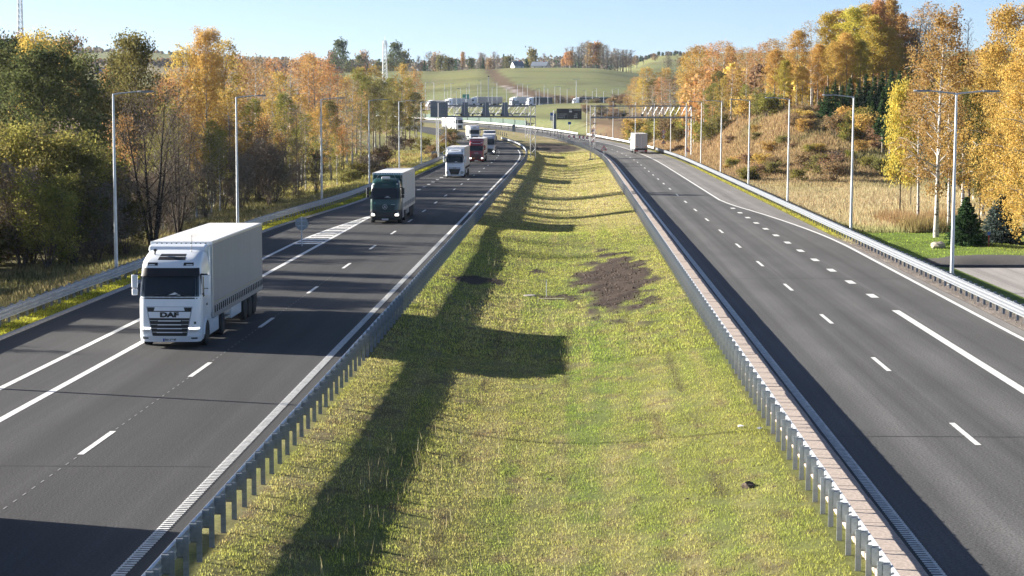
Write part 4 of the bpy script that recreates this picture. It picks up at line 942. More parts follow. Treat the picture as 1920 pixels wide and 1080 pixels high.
x, y = at_u(916, 930), 930; z = terr(x, y)
t = thing('floodlight_mast', 'mast with a black lamp head below the field track', 'mast', (x, y, z))
MB().tube([(0, 0, -1), (0, 0, 13.8)], [.22, .14], 8).build('pole', M['galv_dull'], t); MB().lathe([(0, .2), (.3, .5), (.55, .45), (.6, .1)], 10, axis='z', c=(0, 0, 13.6)).build('lamp_head', M['ink'], t)

# ------------------------------------------------------------------ gantries
def lattice_leg(root, x0, x1, y, z0, z1, r=.06, ladder=False, depth=0.9):
    leg = MB().tube([(x0, y, z0), (x0, y, z1)], r * 1.35, 8).tube([(x1, y, z0), (x1, y, z1)], r, 8).tube([(x0, y + depth, z0), (x0, y + depth, z1)], r, 6).tube([(x1, y + depth, z0), (x1, y + depth, z1)], r, 6).build('leg', M['pole'], root)
    b = MB(); n = max(3, int((z1 - z0) / (.6 if ladder else 1.15)))
    for k in range(n):
        a, c = z0 + (z1 - z0) * k / n, z0 + (z1 - z0) * (k + 1) / n
        if ladder: b.bar((x0, y, c), (x1, y, c), .03)
        else: b.bar((x0 if k % 2 else x1, y, a), (x1 if k % 2 else x0, y, c), .05)
        b.bar((x1, y, a), (x1, y + depth, c), .04); b.bar((x0, y, a), (x0, y + depth, c), .04)
    b.build('lacing', M['pole'], leg)
def truss(root, x0, x1, y, zb, zt, n, depth=0.9, flip=None):
    MB().box(x0, x1, y - .04, y + .10, zb - .17, zb + .15).build('bottom_chord', M['galv_dull'], root)
    MB().box(x0, x1, y + depth, y + depth + .1, zb - .08, zb + .08).build('bottom_chord', M['galv_dull'], root)
    MB().box(x0, x1, y - .06, y + .12, zt - .12, zt + .10).build('top_chord', M['galv_dull'], root)
    MB().box(x0, x1, y + depth, y + depth + .08, zt - .06, zt + .05).build('top_chord', M['galv_dull'], root)
    MB().box(x0 + .1, x1 - .1, y + .15, y + depth - .05, zb - .05, zb - .01).build('walkway', M['galv_dull'], root)
    vm = MB().box(-.035, .035, -.03, .03, zb + .15, zt - .07).mesh('upright', M['galv'])
    L = (x1 - x0) / n
    for k in range(1, n): place(vm, 'upright', root, (x0 + k * L, y + .02, 0))
    for k in range(n):
        up = (k < n / 2) if flip is None else flip
        a, c = (x0 + k * L, x0 + (k + 1) * L)
        if flip is None or k >= n / 2: MB().bar((a, y + .02, zt - .06) if up else (a, y + .02, zb + .12), (c, y + .02, zb + .12) if up else (c, y + .02, zt - .06), .055).build('diagonal', M['galv'], root)
        if flip is None or k >= n / 2: MB().bar((a, y + depth, zb), (c, y + depth, zt), .04).build('diagonal', M['galv'], root)
def camera_box(root, x, y, z, s=.4):
    o = MB().box(x - s * .5, x + s * .5, y - .45, y + .1, z, z + s * .7).build('traffic_camera', M['ink'], root, bevel=.03)
    MB().bar((x, y, z - .15), (x, y, z + .05), .05).build('bracket', M['ink'], o)
g = thing('gantry', 'lattice gantry with grey sign backs across the carriageway of oncoming trucks', 'gantry', (0, 379, 0), 0, 'lattice gantries over the motorway')
lattice_leg(g, -25.5, -23.75, 0, -1.0, 9.95, .075); lattice_leg(g, -7.65, -6.72, 0, -.6, 9.9)
truss(g, -25.5, -6.7, 0, 7.75, 9.85, 12)
big = MB().box(-26.65, -23.35, -.42, -.12, 7.65, 10.6).build('sign_back', M['sign_back'], g, bevel=.03)
for z in (8.1, 9.0, 9.9): MB().box(-26.5, -23.5, -.47, -.43, z, z + .08).build('rib', M['galv_dull'], big)
for xa, xb in ((-20.95, -19.35), (-17.0, -15.4), (-13.3, -11.8)):
    m = (xa + xb) / 2; w = (xb - xa) / 2
    s_ = MB().prism([(m - w * .95, 7.85), (m + w * 1.15, 7.85), (m + w * .8, 9.0), (m + w * .8, 10.45), (m - w * .5, 10.45), (m - w * .75, 9.0)], -.42, -.12, 'y').build('lane_signal', M['sign_back'], g, bevel=.03)
    MB().bar((m, -.46, 7.9), (m, -.46, 10.4), .07).build('spine', M['galv_white'], s_); camera_box(g, m - w * .8, -.2, 7.95)
    camera_box(g, m + w * 1.9, -.2, 7.95, .35)
MB().box(-25.8, -23.4, -.5, 1.3, -1.6, -.55).build('footing', M['kerb'], g); MB().box(-8.0, -6.4, -.5, 1.3, -1.5, -.35).build('footing', M['kerb'], g)
g = thing('gantry', 'open lattice gantry over the carriageway where the box trailer drives away', 'gantry', (0, 371, 0), 0, 'lattice gantries over the motorway')
lattice_leg(g, 3.62, 4.5, 0, -.5, 9.9); lattice_leg(g, 21.5, 22.35, 0, -.6, 9.75, .075, True)
truss(g, 3.6, 22.35, 0, 7.65, 9.75, 18, flip=False)
camera_box(g, 9.7, -.2, 7.9, .55); camera_box(g, 13.2, -.2, 7.9, .5); camera_box(g, 17.3, -.2, 7.9, .35)
MB().box(3.3, 4.85, -.5, 1.3, -1.4, -.02).build('footing', M['kerb'], g, bevel=.03); MB().box(21.2, 22.7, -.5, 1.3, -1.2, -.3).build('footing', M['kerb'], g)
g = thing('gantry', 'farther lattice gantry showing only its legs behind the first one', 'gantry', (0, 545, 1.0), 0, 'lattice gantries over the motorway')
lattice_leg(g, -31.9, -30.9, 0, -1.0, 9.3); lattice_leg(g, -12.4, -11.6, 0, -1.0, 9.0); truss(g, -31.9, -11.6, 0, 6.7, 8.7, 12)
c = thing('switch_cabinet', 'grey roadside switch cabinets at the foot of the gantry by the wood', 'cabinet', (-25.6, 374, -.7))
for k in range(2):
    b = MB().box(k * 1.15 - .55, k * 1.15 + .5, -.3, .3, 0, 1.95 - .2 * k).build('cabinet_body', M['sign_back'], c, bevel=.03)
    MB().box(k * 1.15 - .48, k * 1.15 + .43, -.33, -.3, .2, 1.7 - .2 * k).build('door', M['sign_disc'], b)

# ------------------------------------------------------------------ signs
def sign_post(name, label, x, y, z, h, group=None, r=.04, m='galv'):
    t = thing(name, label, 'road sign', (x, y, z), 0, group); MB().tube([(0, .05, -.4), (0, .05, h)], r, 8).build('post', M[m], t); return t
def disc(t, z, r, kind):
    d = MB().lathe([(0, r), (.03, r)], 28, axis='y', c=(0, -.03, z)).build('sign_face', M['sign_red'], t)
    MB().lathe([(-.004, r * .80), (0, r * .80)], 28, axis='y', c=(0, -.031, z)).build('white_field', M['sign_white'], d)
    if kind == 'overtaking':
        for sg, m in ((-1, 'ink'), (1, 'sign_red')): MB().box(sg * .14 - .1, sg * .14 + .1, -.045, -.036, z - .09, z + .05).box(sg * .14 - .07, sg * .14 + .07, -.045, -.036, z + .05, z + .12).build('car_symbol', M[m if sg > 0 else 'ink'], d)
    else: lettering(kind, r * .9, M['ink'], d, (0, -.037, z), ext=.002, bold=.01)
def triangle(t, z, w):
    h = w * .866
    d = MB().prism([(-w / 2, z - h / 3), (w / 2, z - h / 3), (0, z + h * 2 / 3)], -.03, 0, 'y').build('sign_face', M['sign_red'], t, bevel=.008)
    k = .70; MB().prism([(-w / 2 * k, z - h / 3 * k), (w / 2 * k, z - h / 3 * k), (0, z + h * 2 / 3 * k)], -.036, -.031, 'y').build('white_field', M['sign_white'], d)
    q = w / 1.0
    MB().lathe([(-.044, .055 * q), (-.038, .055 * q)], 12, axis='y', c=(-.02 * q, 0, z + .22 * q)).prism([(-.07 * q, z + .16 * q), (.02 * q, z + .16 * q), (.07 * q, z - .0 * q), (.10 * q, z - .18 * q), (.05 * q, z - .18 * q), (0, z - .03 * q), (-.06 * q, z - .18 * q), (-.11 * q, z - .18 * q), (-.04 * q, z + .0 * q)], -.044, -.037, 'y').prism([(.10 * q, z - .18 * q), (.26 * q, z - .18 * q), (.18 * q, z - .08 * q)], -.044, -.037, 'y').build('worker_symbol', M['ink'], d)
t = sign_post('road_sign', 'round grey back of a sign standing in the white exit nose', -18.62, 137.2, 0, 2.05, m='galv_white')
MB().lathe([(0, .455), (.03, .455)], 32, axis='y', c=(0, .1, 1.56)).build('sign_face', M['sign_disc'], t, True)
for z in (1.38, 1.72): MB().box(-.3, .3, .06, .095, z, z + .05).build('clamp', M['galv'], t)
t = sign_post('road_sign', 'triangular roadworks sign inside the bend of the median guardrail', at_u(1132, 357), 357, -.3, 3.0); triangle(t, 2.45, 1.08)
t = sign_post('road_sign', 'triangular roadworks sign in front of the ladder leg of the open gantry', at_u(1287, 362), 362, -.3, 2.7); triangle(t, 2.1, 1.05)
t = sign_post('road_sign', 'stacked no-overtaking, speed limit 50 and roadworks signs beside the brown slope', at_u(1243, 416), 416, -.2, 5.1); disc(t, 4.6, .42, 'overtaking'); disc(t, 3.6, .42, '50'); triangle(t, 2.45, 1.05)
t = sign_post('road_sign', 'stacked round and triangular signs behind the lattice leg on the median', at_u(1112, 430), 430, 0, 5.0); disc(t, 4.5, .42, 'overtaking'); disc(t, 3.5, .42, '50'); triangle(t, 2.35, 1.0)
for k, u in enumerate((1067, 1076, 1086.5, 1093.5, 1100.5)):
    y = 532 - k * 3; x = at_u(u, y); z = float(rz(y)) + .02
    t = thing('chevron_board', 'red arrow board pointing into the bend, %s of the five counting from the display board' % ordn[k], 'chevron sign', (x, y, z), 0, 'red arrow boards on the bend')
    MB().box(-.3, .3, -.2, .2, 0, .1).build('foot', M['black'], t); MB().bar((0, .03, .1), (0, .03, .6), .04).build('post', M['galv'], t)
    MB().box(-.3, .3, -.02, .01, .45, 1.2).build('sign_face', M['sign_white'], t)
    MB().prism([(.22, 1.18), (-.06, 1.18), (-.28, .825), (-.06, .47), (.22, .47), (0, .825)], -.028, -.021, 'y').build('arrow', M['sign_red'], t)
dp = MB().box(-.10, .10, -.03, .03, 0, 1.05, 0).box(-.102, .102, -.034, .034, .12, .32, 1).box(-.102, .102, -.034, .034, .52, .72, 1).box(-.102, .102, -.034, .034, .9, 1.01, 1).box(-.22, .22, -.15, .15, 0, .07, 1).mesh('delineator_post', [M['sign_white'], M['ink']])
spots = [(1017, 249), (1026, 252), (1032, 254), (1040, 255), (1046, 257), (1051, 258), (1056, 259), (1060, 250), (1037, 247), (1021, 245), (1008, 243), (1045, 250), (1117, 255), (1126, 256.5), (1136, 258), (996, 242), (983, 240), (969, 240),
         (917, 238), (930, 239), (940, 240), (953, 242), (918, 248), (922, 249), (926, 250), (930, 251), (934, 252), (938, 253), (942, 254), (946, 255), (914, 247), (950, 256), (910, 246), (1008, 248), (1029, 247), (1052, 251)]
for k, (u, v) in enumerate(spots):
    x, y, z = drop(u, v); o = place(dp, 'delineator_post', None, (x, y, z)); 
    tag(o, 'black and white striped guide post at the closed median crossing', 'guide post', 'striped guide posts at the closed crossing')
# big display board on its two posts
y = 600.0; X0, X1 = at_u(1043.5, y), at_u(1090, y)
t = thing('display_board', 'black cantilevered display board with small white lines of text', 'display board', (X0, y, 2.2))
W = X1 - X0
MB().box(0, W, -.15, .25, 3.6, 6.85).build('board_panel', M['board'], t, bevel=.03)
for px, r in ((-.9, .16), (-.25, .16)): MB().tube([(px, .3, -1), (px, .3, 6.3)], r, 8).build('post', M['galv_white'] if px < -.5 else M['galv_dull'], t)
MB().box(-.75, -.35, .1, .5, .2, 5.4).build('cable_duct', M['sign_back'], t)
for x, z, txt, sz in ((W * .76, 4.18, '40 km', .42), (W * .76, 4.68, '19 km', .42), (W * .78, 5.25, '1 km', .42)): lettering(txt, sz, M['sign_white'], t, (x, -.16, z), ext=.004, bold=.008)
for z, w0, w1 in ((4.16, .25, 2.4), (4.66, .22, 2.5), (5.22, .3, 2.75)):
    b = MB(); x = w0
    while x < w1: b.box(x, x + .28, -.165, -.152, z - .1, z + .1); x += .28 + random.choice((.06, .06, .22))
    b.build('text_line', M['sign_disc'], t)
b = MB(); [b.box(W * .49 + k * .24, W * .49 + k * .24 + .18, -.165, -.152, 6.35, 6.6) for k in range(4)]; [b.box(W * .67 + k * .24, W * .67 + k * .24 + .18, -.165, -.152, 6.3, 6.55) for k in range(9)]; b.build('heading_line', M['sign_disc'], t)
MB().box(W * .5, W * .5 + .85, -.165, -.152, 5.75, 6.2).build('lorry_symbol', M['sign_white'], t); MB().box(W * .435, W * .435 + .03, -.165, -.152, 3.9, 5.4).build('divider', M['sign_disc'], t)
def board(name, label, u, y, v0, v1, w, m, low=None, post='galv_white'):
    x = at_u(u, y); zb = terr(x, y); z1, z0 = CAM_H + (200 - v0) * y / 3733, CAM_H + (200 - v1) * y / 3733
    t = thing(name, label, 'road sign', (x, y, zb)); MB().tube([(0, .1, -.5), (0, .1, z1 - zb - .1)], .07, 8).build('post', M[post], t)
    MB().box(-w / 2, w / 2, -.06, .0, z0 - zb, z1 - zb).build('sign_face', M[m], t, bevel=.02)
    if low: MB().box(-w / 2 + .08, w / 2 - .08, -.075, -.061, z0 - zb + .08, z0 - zb + (z1 - z0) * .62).build('text_panel', M[low], t)
    return t
board('direction_sign', 'upright sign, blue above and white below, left of the display board', 1035, 612, 211, 226, 1.15, 'sign_blue', 'sign_white')
board('direction_sign', 'small blue sign on a white pole under the display board', 1067.5, 585, 228.3, 233.2, .95, 'sign_blue')
board('direction_sign', 'blue sign standing behind the truss between two sign backs', 888, 810, 208, 217.5, 2.5, 'sign_blue')
t = board('direction_sign', 'green direction sign at the foot of the big field', 873.5, 905, 177, 185.5, 3.0, 'sign_green')
MB().box(.1, .5, -.075, -.061, CAM_H + 16 * 905 / 3733 - t.location.z, CAM_H + 21 * 905 / 3733 - t.location.z).box(-1.2, -.2, -.075, -.061, CAM_H + 15.2 * 905 / 3733 - t.location.z, CAM_H + 16.5 * 905 / 3733 - t.location.z).build('text_panel', M['sign_white'], t)
board('direction_sign', 'grey-blue sign back high above the lorry park', 966.5, 885, 189, 195.5, 2.9, 'sign_back')
board('direction_sign', 'dark sign back with waisted outline on the far median', 963.3, 575, 233.5, 246.5, .95, 'sign_back')
board('direction_sign', 'pale round-topped sign back beside the long white guardrail', 894, 690, 226, 231.5, .95, 'sign_disc')
# added strip behind the far white guardrail, dark green for shade below the hill
ys = np.arange(650, 850, 6.0); b = MB(); vs = []; fs = []
for yy in ys:
    x = float(cx(yy)) + 23.5; z = float(rz(yy)); vs += [(x, yy, z - .5), (x, yy, z + 2.1), (x + .2, yy, z + 2.1), (x + .2, yy, z - .5)]
for i in range(len(ys) - 1): fs += [(i * 4 + a, i * 4 + (a + 1) % 4, i * 4 + 4 + (a + 1) % 4, i * 4 + 4 + a) for a in range(4)]
b.add(vs, fs); e = thing('shade_band', 'low dark green strip added for shade behind the long white guardrail', 'shade_strip', (0, 0, 0)); b.build('band_panel', M['dark_green'], e)
for i in range(0, len(ys), 2): x = float(cx(ys[i])) + 23.4; MB().box(x - .08, x + .06, ys[i] - .08, ys[i] + .08, float(rz(ys[i])) - .5, float(rz(ys[i])) + 2.2).build('post', M['galv_dull'], e)

# ------------------------------------------------------------------ border lorry park
ys = np.linspace(895, 960, 6); xs = np.linspace(-90, 60, 40); XX, YY = np.meshgrid(xs, ys); V = np.stack([XX.ravel(), YY.ravel(), terrain(XX, YY).ravel() + .25], 1); i = np.arange(XX.size).reshape(XX.shape)
F = np.stack([i[:-1, :-1].ravel(), i[:-1, 1:].ravel(), i[1:, 1:].ravel(), i[1:, :-1].ravel()], 1)
o = mesh_np('lorry_park_pavement', V, F, M['lot']); l = o.data.uv_layers.new(name='UVMap'); l.data.foreach_set('uv', V[F.ravel()][:, :2].astype(np.float32).ravel()); tag(o, kind='structure')
gp = 'trucks queueing in the border lorry park'
def park(label, u, y, style, side, yaw, tst='curtain', rear=15.7):
    x = at_u(u, y); make_truck('semi_truck', label, x, y, style, side=side, tstyle=tst, rear=rear, yaw=yaw, detail=False, group=gp, z=terr(x, y) + .27)
park('truck with a pale cab and dark curtain, left of the display board', 988, 915, 'silver', 'tarp_dark', -.95, rear=13.5)
park('white and pale blue truck following the one with the dark curtain', 957, 930, 'white_c', 'tarp_white', -.95)
park('white-cabbed truck with a dark trailer rising behind the display board', 1073, 905, 'white_a', 'tarp_dark', -1.3)
park('dark-cabbed truck with a slate blue curtain behind the open gantry', 1112, 915, 'dark', 'tarp_dark', -1.35)
park('white truck standing behind the largest grey sign back', 838, 925, 'white_c', 'tarp_white', -.7)
park('pale truck behind the gantry sign backs', 882, 940, 'silver', 'tarp', -1.2)
park('white truck at the edge of the birches by the lorry park', 800, 935, 'white_b', 'tarp_white', -1.0)

# ------------------------------------------------------------------ masts and buildings far off
def mast(label, x, y, z0, H, w0, w1, sect, m, ant=False):
    t = thing('lattice_mast', label, 'radio mast', (x, y, z0))
    b = MB(); c = MB()
    P4 = lambda w, z: [(-w / 2, -w / 2, z), (w / 2, -w / 2, z), (w / 2, w / 2, z), (-w / 2, w / 2, z)]
    for k in range(4): b.bar(P4(w0, 0)[k], P4(w1, H)[k], .22)
    for s in range(sect):
        a, e = s / sect, (s + 1) / sect; A, E = P4(w0 + (w1 - w0) * a, H * a), P4(w0 + (w1 - w0) * e, H * e)
        for k in range(4): c.bar(A[k], E[(k + 1) % 4], .12); c.bar(A[(k + 1) % 4], E[k], .12); c.bar(E[k], E[(k + 1) % 4], .12)
    b.build('mast_leg', m, t); c.build('lacing', m, t)
    if ant:
        for k in range(6):
            q = k * math.pi / 3; x_, y_ = 1.25 * math.cos(q), 1.25 * math.sin(q)
            MB().box(x_ - .16, x_ + .16, y_ - .12, y_ + .12, H - 3.6 + (k % 2) * 1.2, H - 1.4 + (k % 2) * 1.2).build('antenna', M['sign_white'], t)
        MB().tube([(0, 0, H), (0, 0, H + 2.2)], .06, 5).build('aerial', m, t)
mast('tall thin grey radio mast reaching out of the top of the picture', at_u(38, 1000), 1000, terr(at_u(38, 1000), 1000), 86, 3.2, .9, 30, M['galv_dull'])
mast('white lattice phone mast with antennas above the birches', at_u(722.5, 1120), 1120, terr(at_u(722.5, 1120), 1120), 28.0, 3.0, 1.5, 13, M['sign_white'], True)
def house(label, u, y, w, d, h, hr, wall, roof, ridge='x', yaw=0, sink=.5, name='house'):
    x = at_u(u, y); t = thing(name, label, 'house' if name == 'house' else 'building', (x, y, terr(x, y) - sink), yaw)
    if ridge == 'x':
        b = MB().prism([(-d / 2, 0), (d / 2, 0), (d / 2, h), (0, h + hr), (-d / 2, h)], -w / 2, w / 2, 'x'); b.build('wall', wall, t)
        MB().prism([(-d / 2 - .4, h - .25), (0, h + hr + .02), (d / 2 + .4, h - .25), (d / 2 + .4, h - .05), (0, h + hr + .25), (-d / 2 - .4, h - .05)], -w / 2 - .3, w / 2 + .3, 'x').build('roof', roof, t)
        for k in range(2):
            f = MB().box(-w / 4 + k * w / 2 - .5, -w / 4 + k * w / 2 + .5, -d / 2 - .05, -d / 2 + .05, h * .4, h * .8).build('window', M['sign_white'], t)
            MB().box(-w / 4 + k * w / 2 - .4, -w / 4 + k * w / 2 + .4, -d / 2 - .07, -d / 2 - .05, h * .45, h * .76).build('pane', M['window'], f)
        MB().box(w * .2, w * .2 + .6, -.3, .3, h + hr * .6, h + hr + .9).build('chimney', M['rust'], t)
    else:
        MB().box(-w / 2, w / 2, -d / 2, d / 2, 0, h).build('wall', wall, t); MB().box(-w / 2 - .2, w / 2 + .2, -d / 2 - .2, d / 2 + .2, h, h + .35).build('roof', roof, t)
        for k in range(int(w // 4)): MB().box(-w / 2 + 1 + k * 4, -w / 2 + 3 + k * 4, -d / 2 - .06, -d / 2 + .02, h * .45, h * .75).build('window', M['window'], t)
house('white gabled house with a grey roof beside the dark spruce on the hill', 970, 1320, 7.0, 6.0, 2.0, 2.8, M['wall_white'], M['roof_grey'], yaw=.45)
house('long low house with a slate roof half hidden by the field crest', 1013, 1345, 11.0, 7.0, 2.2, 2.6, M['wall_white'], M['roof_grey'], yaw=-.35, sink=1.0)
house('blue hall below the wooded ridge behind the dark alders', 193, 1300, 9.5, 10, 3.9, 0, M['wall_blue'], M['roof_grey'], 'flat', name='industrial_hall')
house('white hall beside the blue one behind the dark alders', 230, 1305, 14.0, 10, 5.2, 0, M['wall_white'], M['roof_grey'], 'flat', name='industrial_hall')

# ------------------------------------------------------------------ small things on the grass
x, y = at_u(1025, 109), 109.0
t = thing('marker_stake', 'thin pale stake standing by the drain on the median', 'stake', (x, y, terr(x, y))); MB().tube([(0, 0, -.2), (0, 0, .85)], .022, 6).build('rod', M['sign_disc'], t); MB().box(-.03, .03, -.03, .03, .8, .9).build('cap', M['sign_white'], t)
x = at_u(993, 108.5); o = MB().lathe([(-.06, .34), (.03, .34), (.04, .3)], 18, axis='z').build('manhole_cover', M['manhole']); o.location = (x, 108.5, terr(x, 108.5) + .03); tag(o, 'pale round drain cover beside the stake on the median', 'manhole cover')
x = at_u(1034, 107); o = MB().box(-.7, .7, -.13, .13, 0, .05).build('wooden_board', M['hem'], bevel=.01); o.location = (x, 107, terr(x, 107) + .02); o.rotation_euler = (0, 0, -.06); tag(o, 'flat board lying on the earth beside the stake', 'board')
def lump(label, name, cat, x, y, r, m, seed, sq=.6, group=None, sink=.3):
    bm = bmesh.new(); bmesh.ops.create_icosphere(bm, subdivisions=2, radius=r); rr = random.Random(seed)
    for v in bm.verts: v.co *= 1 + rr.uniform(-.22, .22); v.co.z *= sq
    me = bpy.data.meshes.new(name); bm.to_mesh(me); bm.free(); me.materials.append(m)
    o = place(me, name, None, (x, y, terr(x, y) + r * sq * (1 - sink) - .05)); return tag(o, label, cat, group)
lump('pale boulder at the foot of the two-armed lamp post', 'boulder', 'boulder', at_u(1755, 141), 141, .52, M['stone'], 4)
for k, (u, v, r) in enumerate(((1408, 918, .20), (1030, 905, .09), (1293, 940, .07), (1340, 965, .08), (870, 905, .07), (1225, 570, .16), (1458, 917, .08), (1290, 1012, .08), (1180, 880, .07), (960, 620, .10), (1505, 990, .07), (1015, 742, .10))):
    x, y, z = drop(u, v); lump('dark crumbled clod on the mown median', 'earth_clod', 'clod', x, y, r, M['clod'], 10 + k, .55, 'clods of earth on the median')
for k, (u, v) in enumerate(((1393, 804), (1428, 808))):
    x, y, z = drop(u, v); o = MB().add([(-.11, -.05, 0), (.1, -.06, .03), (.12, .06, .0), (-.09, .07, .035), (0, 0, .06)], [(0, 1, 4), (1, 2, 4), (2, 3, 4), (3, 0, 4), (3, 2, 1, 0)]).build('paper_scrap', M['sign_white']); o.location = (x, y, z + .03); o.rotation_euler = (0, 0, k * 1.1)
    tag(o, ('crumpled white paper scrap on the median grass, farther from the guardrail', 'crumpled white paper scrap on the median grass, nearer the guardrail')[k], 'litter')
x, y = at_u(1850, 142), 142.0; t = thing('marker_post', 'short red post with a blue top beside the spruces', 'marker post', (x, y, terr(x, y))); MB().tube([(0, 0, -.2), (0, 0, .8)], .045, 8).build('post', M['rust'], t); MB().box(-.09, .09, -.05, .05, .8, 1.05).build('cap', M['sign_blue'], t)
# dark gravel heap along the car park kerb
b = MB(); vs = []; n = 46
xs = np.linspace(22.2, 60, n); ts = np.linspace(0, 1, 12)
V = np.array([(x, 124.3 + 7.5 * t + .6 * math.sin(x), -.42 + math.sin(math.pi * t) ** .8 * (.38 + .22 * vnoise(x / 2.5, 0, 3)) * min(1, (x - 22.2) / 2.5) + .12 * fbm(x * 2, t * 9, 5)) for x in xs for t in ts]); i = np.arange(len(V)).reshape(n, 12)
F = np.stack([i[:-1, :-1].ravel(), i[1:, :-1].ravel(), i[1:, 1:].ravel(), i[:-1, 1:].ravel()], 1)
tag(mesh_np('gravel', V, F, mat('dark_gravel', (.055, .05, .048), 1, 0, .5, 14, bump=1.0), smooth_=True), kind='stuff')
# ------------------------------------------------------------------ trees
LM = {
 'gold': leaf_mat('golden_leaves', [(.36, .22, .06), (.50, .33, .09), (.58, .42, .13), (.44, .34, .10)]),
 'orange': leaf_mat('orange_leaves', [(.36, .19, .07), (.48, .27, .10), (.55, .35, .14), (.40, .28, .12)]),
 'yellow': leaf_mat('yellow_leaves', [(.40, .30, .05), (.54, .42, .08), (.50, .43, .11), (.33, .32, .08)]),
 'yellowgreen': leaf_mat('yellow_green_leaves', [(.16, .17, .045), (.24, .23, .06), (.34, .30, .08), (.21, .22, .06)]),
 'green': leaf_mat('dark_green_leaves', [(.075, .095, .035), (.105, .13, .05), (.15, .165, .065), (.105, .105, .045)]),
 'olive': leaf_mat('olive_leaves', [(.13, .125, .045), (.19, .175, .06), (.26, .225, .08), (.15, .15, .055)]),
 'brown': leaf_mat('russet_leaves', [(.21, .13, .07), (.30, .19, .10), (.34, .24, .14), (.24, .17, .11)]),
 'grey': leaf_mat('grey_twigs', [(.16, .13, .10), (.23, .19, .15), (.28, .23, .18), (.19, .155, .11)], .15),
 'needle': leaf_mat('spruce_needles', [(.036, .072, .03), (.052, .10, .04), (.075, .13, .05), (.042, .08, .034)], .2),
 'blue_needle': leaf_mat('blue_spruce_needles', [(.05, .075, .065), (.075, .105, .095), (.105, .135, .125), (.055, .08, .065)], .15),
 'straw': leaf_mat('dry_grass_blades', [(.30, .21, .11), (.42, .30, .17), (.50, .38, .23), (.34, .23, .12)], .3, .1),
 'rust_grass': leaf_mat('rust_grass_blades', [(.20, .11, .06), (.28, .17, .09), (.33, .22, .12), (.22, .13, .07)], .3, .1),
}
BK = {'birch': bark_mat('birch_bark', (.50, .48, .45), (.06, .05, .045), (2.5, 2.5, 5), (.52, .66)), 'dark': bark_mat('dark_bark', (.045, .035, .028), (.085, .068, .055)),
      'brown': bark_mat('brown_bark', (.11, .085, .065), (.19, .155, .125)), 'pale': bark_mat('pale_bark', (.24, .21, .175), (.34, .30, .25))}

class Tubes:
    """many tapered limbs in one mesh"""
    def __init__(s): s.V = []; s.F = []; s.n = 0
    def add(s, pts, r0, r1, k):
        pts = np.asarray(pts, float); m = len(pts); d = np.gradient(pts, axis=0); d /= np.linalg.norm(d, axis=1)[:, None] + 1e-9
        ref = np.where(np.abs(d[:, 2:3]) > .9, np.array([[1., 0, 0]]), np.array([[0, 0, 1.]])); a = np.cross(d, ref); a /= np.linalg.norm(a, axis=1)[:, None] + 1e-9; b = np.cross(d, a)
        r = np.linspace(r0, r1, m) if np.isscalar(r0) else np.asarray(r0); t = np.arange(k) * 2 * np.pi / k
        V = pts[:, None, :] + r[:, None, None] * (a[:, None, :] * np.cos(t)[None, :, None] + b[:, None, :] * np.sin(t)[None, :, None])
        i = np.arange(m * k).reshape(m, k) + s.n; j = np.roll(i, -1, 1)
        s.F.append(np.stack([i[:-1].ravel(), j[:-1].ravel(), j[1:].ravel(), i[1:].ravel()], 1)); s.V.append(V.reshape(-1, 3)); s.n += m * k
    def mesh(s, name, m):
        o = mesh_np(name, np.concatenate(s.V), np.concatenate(s.F), m, smooth_=True); me = o.data; bpy.data.objects.remove(o); return me
def leaf_mesh(name, C, size, m, r, long=1.3, hang=0.0, flat=0.0):
    """small folded leaf-sprays at the points C"""
    n = len(C); sz = size * r.uniform(.6, 1.35, n)
    a = r.normal(size=(n, 3)); a[:, 2] -= hang * 2; a /= np.linalg.norm(a, axis=1)[:, None]
    b = r.normal(size=(n, 3)); b[:, 2] *= (1 - flat); b -= (b * a).sum(1)[:, None] * a; b /= np.linalg.norm(b, axis=1)[:, None]
    c = np.cross(a, b)
    L, Wd = (sz * long * .5)[:, None], (sz * .5)[:, None]
    V = np.stack([C - a * L, C + b * Wd + c * Wd * .3, C + a * L, C - b * Wd + c * Wd * .3], 1).reshape(-1, 3)
    o = mesh_np(name, V, np.arange(4 * n).reshape(n, 4), m); me = o.data; bpy.data.objects.remove(o); return me
